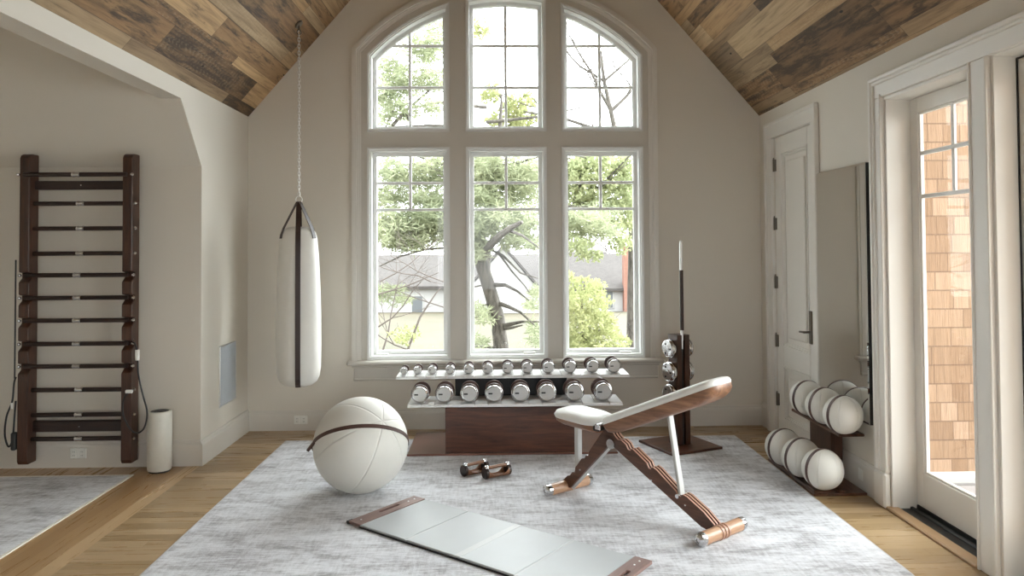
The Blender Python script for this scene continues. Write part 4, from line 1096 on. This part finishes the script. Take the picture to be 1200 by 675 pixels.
def dumbbell(r, L, label, loc, group):
    e = empty('dumbbell', loc, label=label, category='dumbbell', group=group)
    ht, rt = .15*L, .10*L
    for s_ in (-1, 1):
        A = TR(0, s_*L/2, 0) @ RX(-pi/2*s_)
        # profile along local z, starting at the outer face going inward (negative z is inward)
        m = MB(); m.lathe([(0,-.002),(r*.72,-.002),(r*.76,0)], 32, A, mats=[1,1])
        m.lathe([(r*.76,0),(r*.83,-.002),(r*.86,-.006),(r*.86,-ht*.38)], 32, A)
        m.lathe([(r*.86,-ht*.38),(r*.76,-ht*.42),(r*.76,-ht*.55),(r*.90,-ht*.60)], 32, A, mat=2)  # groove coloured black for the dark reflection behind the face
        m.lathe([(r*.90,-ht*.60),(r*.95,-ht*.66),(r*.95,-ht*.94),(r*.92,-ht),(0,-ht)], 32, A)
        m.rbox(-r*.58, -r*.16, s_*L/2-.0014, s_*L/2+.0012, -r*.075, r*.075, .0005, 2)
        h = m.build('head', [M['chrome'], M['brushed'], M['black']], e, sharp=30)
        m = MB(); m.lathe([(r*.5,-ht),(r*.97,-ht),(r,-ht-.002),(r,-ht-rt),(r*.95,-ht-rt-.002),(r*.3,-ht-rt-.003)], 28, A); m.build('leather_ring', M['brown2'], h)
    m = MB(); q = L/2-ht-rt; m.lathe([(r*.30,-q-.004),(r*.30,-q*.7),(r*.36,0),(r*.30,q*.7),(r*.30,q+.004)], 18, RX(pi/2)); m.build('handle', M['walnut_mid'], e)
    return e
ORD = ['leftmost','second from left','third from left','fourth from left','fifth from left','sixth from left','seventh from left','eighth from left','ninth from left','tenth from left','second from right','rightmost']
ux = [-.68,-.58,-.47,-.337,-.199,-.057,.091,.237,.395,.557,.725,.896]
for i, x in enumerate(ux):
    r = .029+.0265*(i/11)**.8; L = .15+.05*i/11
    dumbbell(r, L, '%s chrome dumbbell on the upper white rack shelf' % ORD[i], (x*1.027-(.012 if i == 11 else 0), 5.74, .540+r+.0005), 'dumbbells on the upper shelf')
ORD2 = ORD[:6]+['second from right','rightmost']
lx = [-.548,-.372,-.19,-.011,.182,.374,.576,.785]
for i, x in enumerate(lx):
    r = .066+.0065*i/7; L = .21
    dumbbell(r, L, '%s large chrome dumbbell on the lower white rack shelf' % ORD2[i], (x, 5.487, .378+r+.0005), 'dumbbells on the lower shelf')

# ------------------------------------------------------------------ plate stand
ps = radians(22.6); e = empty('weight_stand', (1.385, 5.575, RZT), ps, label='square walnut post stand on a tilted square base right of the window', category='weight stand')
m = MB(); m.rbox(-.225, .225, -.215, .215, 0, .018, .003); m.build('base_plate', M['walnut_x'], e)
m = MB(); hw = .056
m.prism([(-hw,-hw),(-.014,-hw),(-.014,-hw+.03),(.014,-hw+.03),(.014,-hw),(hw,-hw),(hw,hw),(-hw,hw)], .017, .835, 'z'); m.build('post', M['walnut_z'], e)
c_, s_ = cos(ps), sin(ps)
def lw(x, y, z): return (1.385+c_*x-s_*y, 5.575+s_*x+c_*y, z)
# the bar in its slot
e = empty('lifting_bar', lw(0, -hw+.014, .0), label='slim upright steel bar with dark grip standing in the walnut post', category='weight bar')
m = MB(); m.lathe([(0,.735),(.0085,.735),(.0085,.80),(.0115,.80),(.0115,1.53),(.010,1.545),(0,1.55)], 14); m.build('steel_bar', M['satin'], e)
m = MB(); m.tube([(0,0,.02),(0,0,.745)], .006, 10); m.build('lower_shaft', M['black'], e)  # shaft coloured black to give the slot its shade
m = MB(); m.tube([(0,0,.876),(0,0,1.326)], .0145, 14); m.build('grip', M['brown'], e)
for k_, (sx, z, nm) in enumerate(((-1,.737,'top chrome weight plate on the left side of the walnut post'),(-1,.562,'middle chrome weight plate on the left side of the walnut post'),(-1,.395,'lowest chrome weight plate on the left of the post, above the bench'),
                    (1,.737,'top chrome weight plate on the right side of the walnut post'),(1,.562,'second chrome weight plate on the right side of the walnut post'))):
    e = empty('weight_plate', lw(sx*(hw+.002), .012, z), ps, label=nm, category='weight plate', group='chrome weights on the walnut post')
    A = RY(pi/2*sx)
    r = .068+(.006 if z < .7 else 0)
    m = MB(); m.lathe([(0,0),(r*.8,0),(r*.97,.003),(r,.008),(r,.018),(r*.95,.021),(r*.95,.024),(r,.027),(r,.034),(r*.95,.040),(r*.86,.0425),(r*.84,.041),(r*.3,.041),(r*.28,.045),(0,.046)], 36, A); m.build('disc', M['chrome'], e, sharp=30)
    for q in range(3):
        a = 2*pi*q/3+.5; m = MB(); m.lathe([(0,.040),(.007,.040),(.007,.0445),(0,.045)], 10, A @ TR(r*.56*cos(a), r*.56*sin(a), 0)); m.build('bolt', M['black'], e)

# ------------------------------------------------------------------ medicine ball rack
e = empty('medicine_ball_rack', (2.08, 4.80, 0), label='two tier walnut rack for medicine balls under the mirror', category='ball rack')
m = MB(); m.rbox(-.175, .150, -.37, .375, 0, .016, .003); m.build('base_plate', M['walnut_y'], e)
m = MB(); m.rbox(-.172, -.045, -.366, .37, .015, .034, .004); m.rbox(-.01, .02, -.36, .37, .014, .03, .003); m.build('lower_shelf', M['walnut_y'], e)
m = MB(); m.rbox(.075, .150, -.06, .26, .015, .352, .003); m.build('post', M['walnut_z'], e)
m = MB(); m.rbox(-.005, .152, -.345, .375, .345, .362, .004); m.build('upper_shelf', M['walnut_y'], e)
names = ['nearest', 'middle', 'farthest']
rb = .121
for t_, (z0, r) in enumerate(((.034, .121), (.362, .115))):
    for i in range(3):
        x, y = ((1.971,4.455),(1.945,4.705),(1.93,4.952))[i] if t_ == 0 else ((2.108,4.47),(2.106,4.722),(2.104,4.972))[i]
        e = empty('medicine_ball', (x, y, z0), label='%s cream leather medicine ball on the %s shelf of the rack' % (names[i], ('lower', 'upper')[t_]), category='medicine ball', group='medicine balls on the rack')
        m = MB(); sphere(m, r, n=40, m_=24); m.build('ball_body', M['medball'], e, loc=(0,0,r), sharp=180)
        m = MB(); ringstrap(m, r, .019, .0025, (.30,-.95,0), n=64); m.build('strap', M['brown2'], e, loc=(0,0,r))

# mirror
e = empty('wall_mirror', (XR, 4.727, .43), label='tall narrow mirror on the right wall above the medicine balls', category='mirror')
m = MB(); H = 1.572
m.add([(-.028,-.330,.012),(-.028,.330,.012),(-.028,.330,H-.012),(-.028,-.330,H-.012),(-.025,-.342,0),(-.025,.342,0),(-.025,.342,H),(-.025,-.342,H)],
      [(0,1,2,3),(0,4,5,1),(1,5,6,2),(2,6,7,3),(3,7,4,0)], 0); m.build('mirror_glass', M['mirror'], e, recalc=False)
m = MB(); m.rbox(-.0245, .0, -.342, .342, 0, H, .001); m.build('mirror_backing', M['black'], e)

# ------------------------------------------------------------------ rear of the room (behind the camera)
wn_ = MB(); wn_.prism([(XA-.1,0),(XR+.2,0),(XR+.2,2.6),(CX,ZR+.1),(XL-.1,3.4),(XL-.1,4.45),(XA-.1,4.45)], YN-.12, YN, 'y', holes=[[(-1.2,.6),(1.4,.6),(1.4,2.4),(-1.2,2.4)]])  # opening is unseen, added to let fill light in
wn_.build('wall_rear', M['wall'], kind='structure')
b = MB(); b.box(-12, 12, -16, YN-.13, -.4, -.1); b.build('lawn', M['lawn'], kind='structure')

# ------------------------------------------------------------------ light
BASE, SUNNY = 2.7, 7.0
w = bpy.data.worlds.new('overcast_sky'); sc.world = w; w.use_nodes = True
t = w.node_tree; bg = t.nodes['Background']
# overcast sky, brighter where the veiled sun stands (high to the front right, beyond the top of the window)
tc = t.nodes.new('ShaderNodeTexCoord'); vn = t.nodes.new('ShaderNodeVectorMath'); vn.operation = 'DOT_PRODUCT'
t.links.new(tc.outputs['Generated'], vn.inputs[0]); vn.inputs[1].default_value = tuple(Vector((.80, .52, .33)).normalized())
def wm(op, a, b):
    n_ = t.nodes.new('ShaderNodeMath'); n_.operation = op
    for i, v in enumerate((a, b)):
        if isinstance(v, bpy.types.NodeSocket): t.links.new(v, n_.inputs[i])
        else: n_.inputs[i].default_value = v
    return n_.outputs[0]
st_w = wm('ADD', wm('MULTIPLY', wm('POWER', wm('MAXIMUM', vn.outputs['Value'], 0.), 1.6), SUNNY), BASE)
t.links.new(st_w, bg.inputs[1]); bg.inputs[0].default_value = (.94,.975,1.0,1)

cam = bpy.data.cameras.new('camera'); co = bpy.data.objects.new('camera', cam); COL.objects.link(co); sc.camera = co
yaw, pitch, roll = .0235, .0245, -.0061
cy, sy, cp, sp_ = cos(yaw), sin(yaw), cos(pitch), sin(pitch)
f_ = Vector((sy*cp, cy*cp, sp_)); r_ = Vector((cy, -sy, 0)); u_ = r_.cross(f_)
r2 = r_*cos(roll)+u_*sin(roll); u2 = -r_*sin(roll)+u_*cos(roll)
co.matrix_world = Matrix(((r2.x,u2.x,-f_.x,0),(r2.y,u2.y,-f_.y,0),(r2.z,u2.z,-f_.z,1.5),(0,0,0,1)))
cam.sensor_width = 36; cam.lens = 867/1200*36; cam.shift_y = (269.4-337.5)/1200; cam.clip_start = .05; cam.clip_end = 400

sc.view_settings.view_transform = 'Standard'; sc.view_settings.look = 'None'; sc.view_settings.gamma = 1; sc.view_settings.use_curve_mapping = False
sc.view_settings.exposure = 1.12
sc.cycles.use_denoising = True; sc.cycles.max_bounces = 12; sc.cycles.diffuse_bounces = 7; sc.cycles.transparent_max_bounces = 24; sc.cycles.glossy_bounces = 6
sc.cycles.sample_clamp_indirect = 8
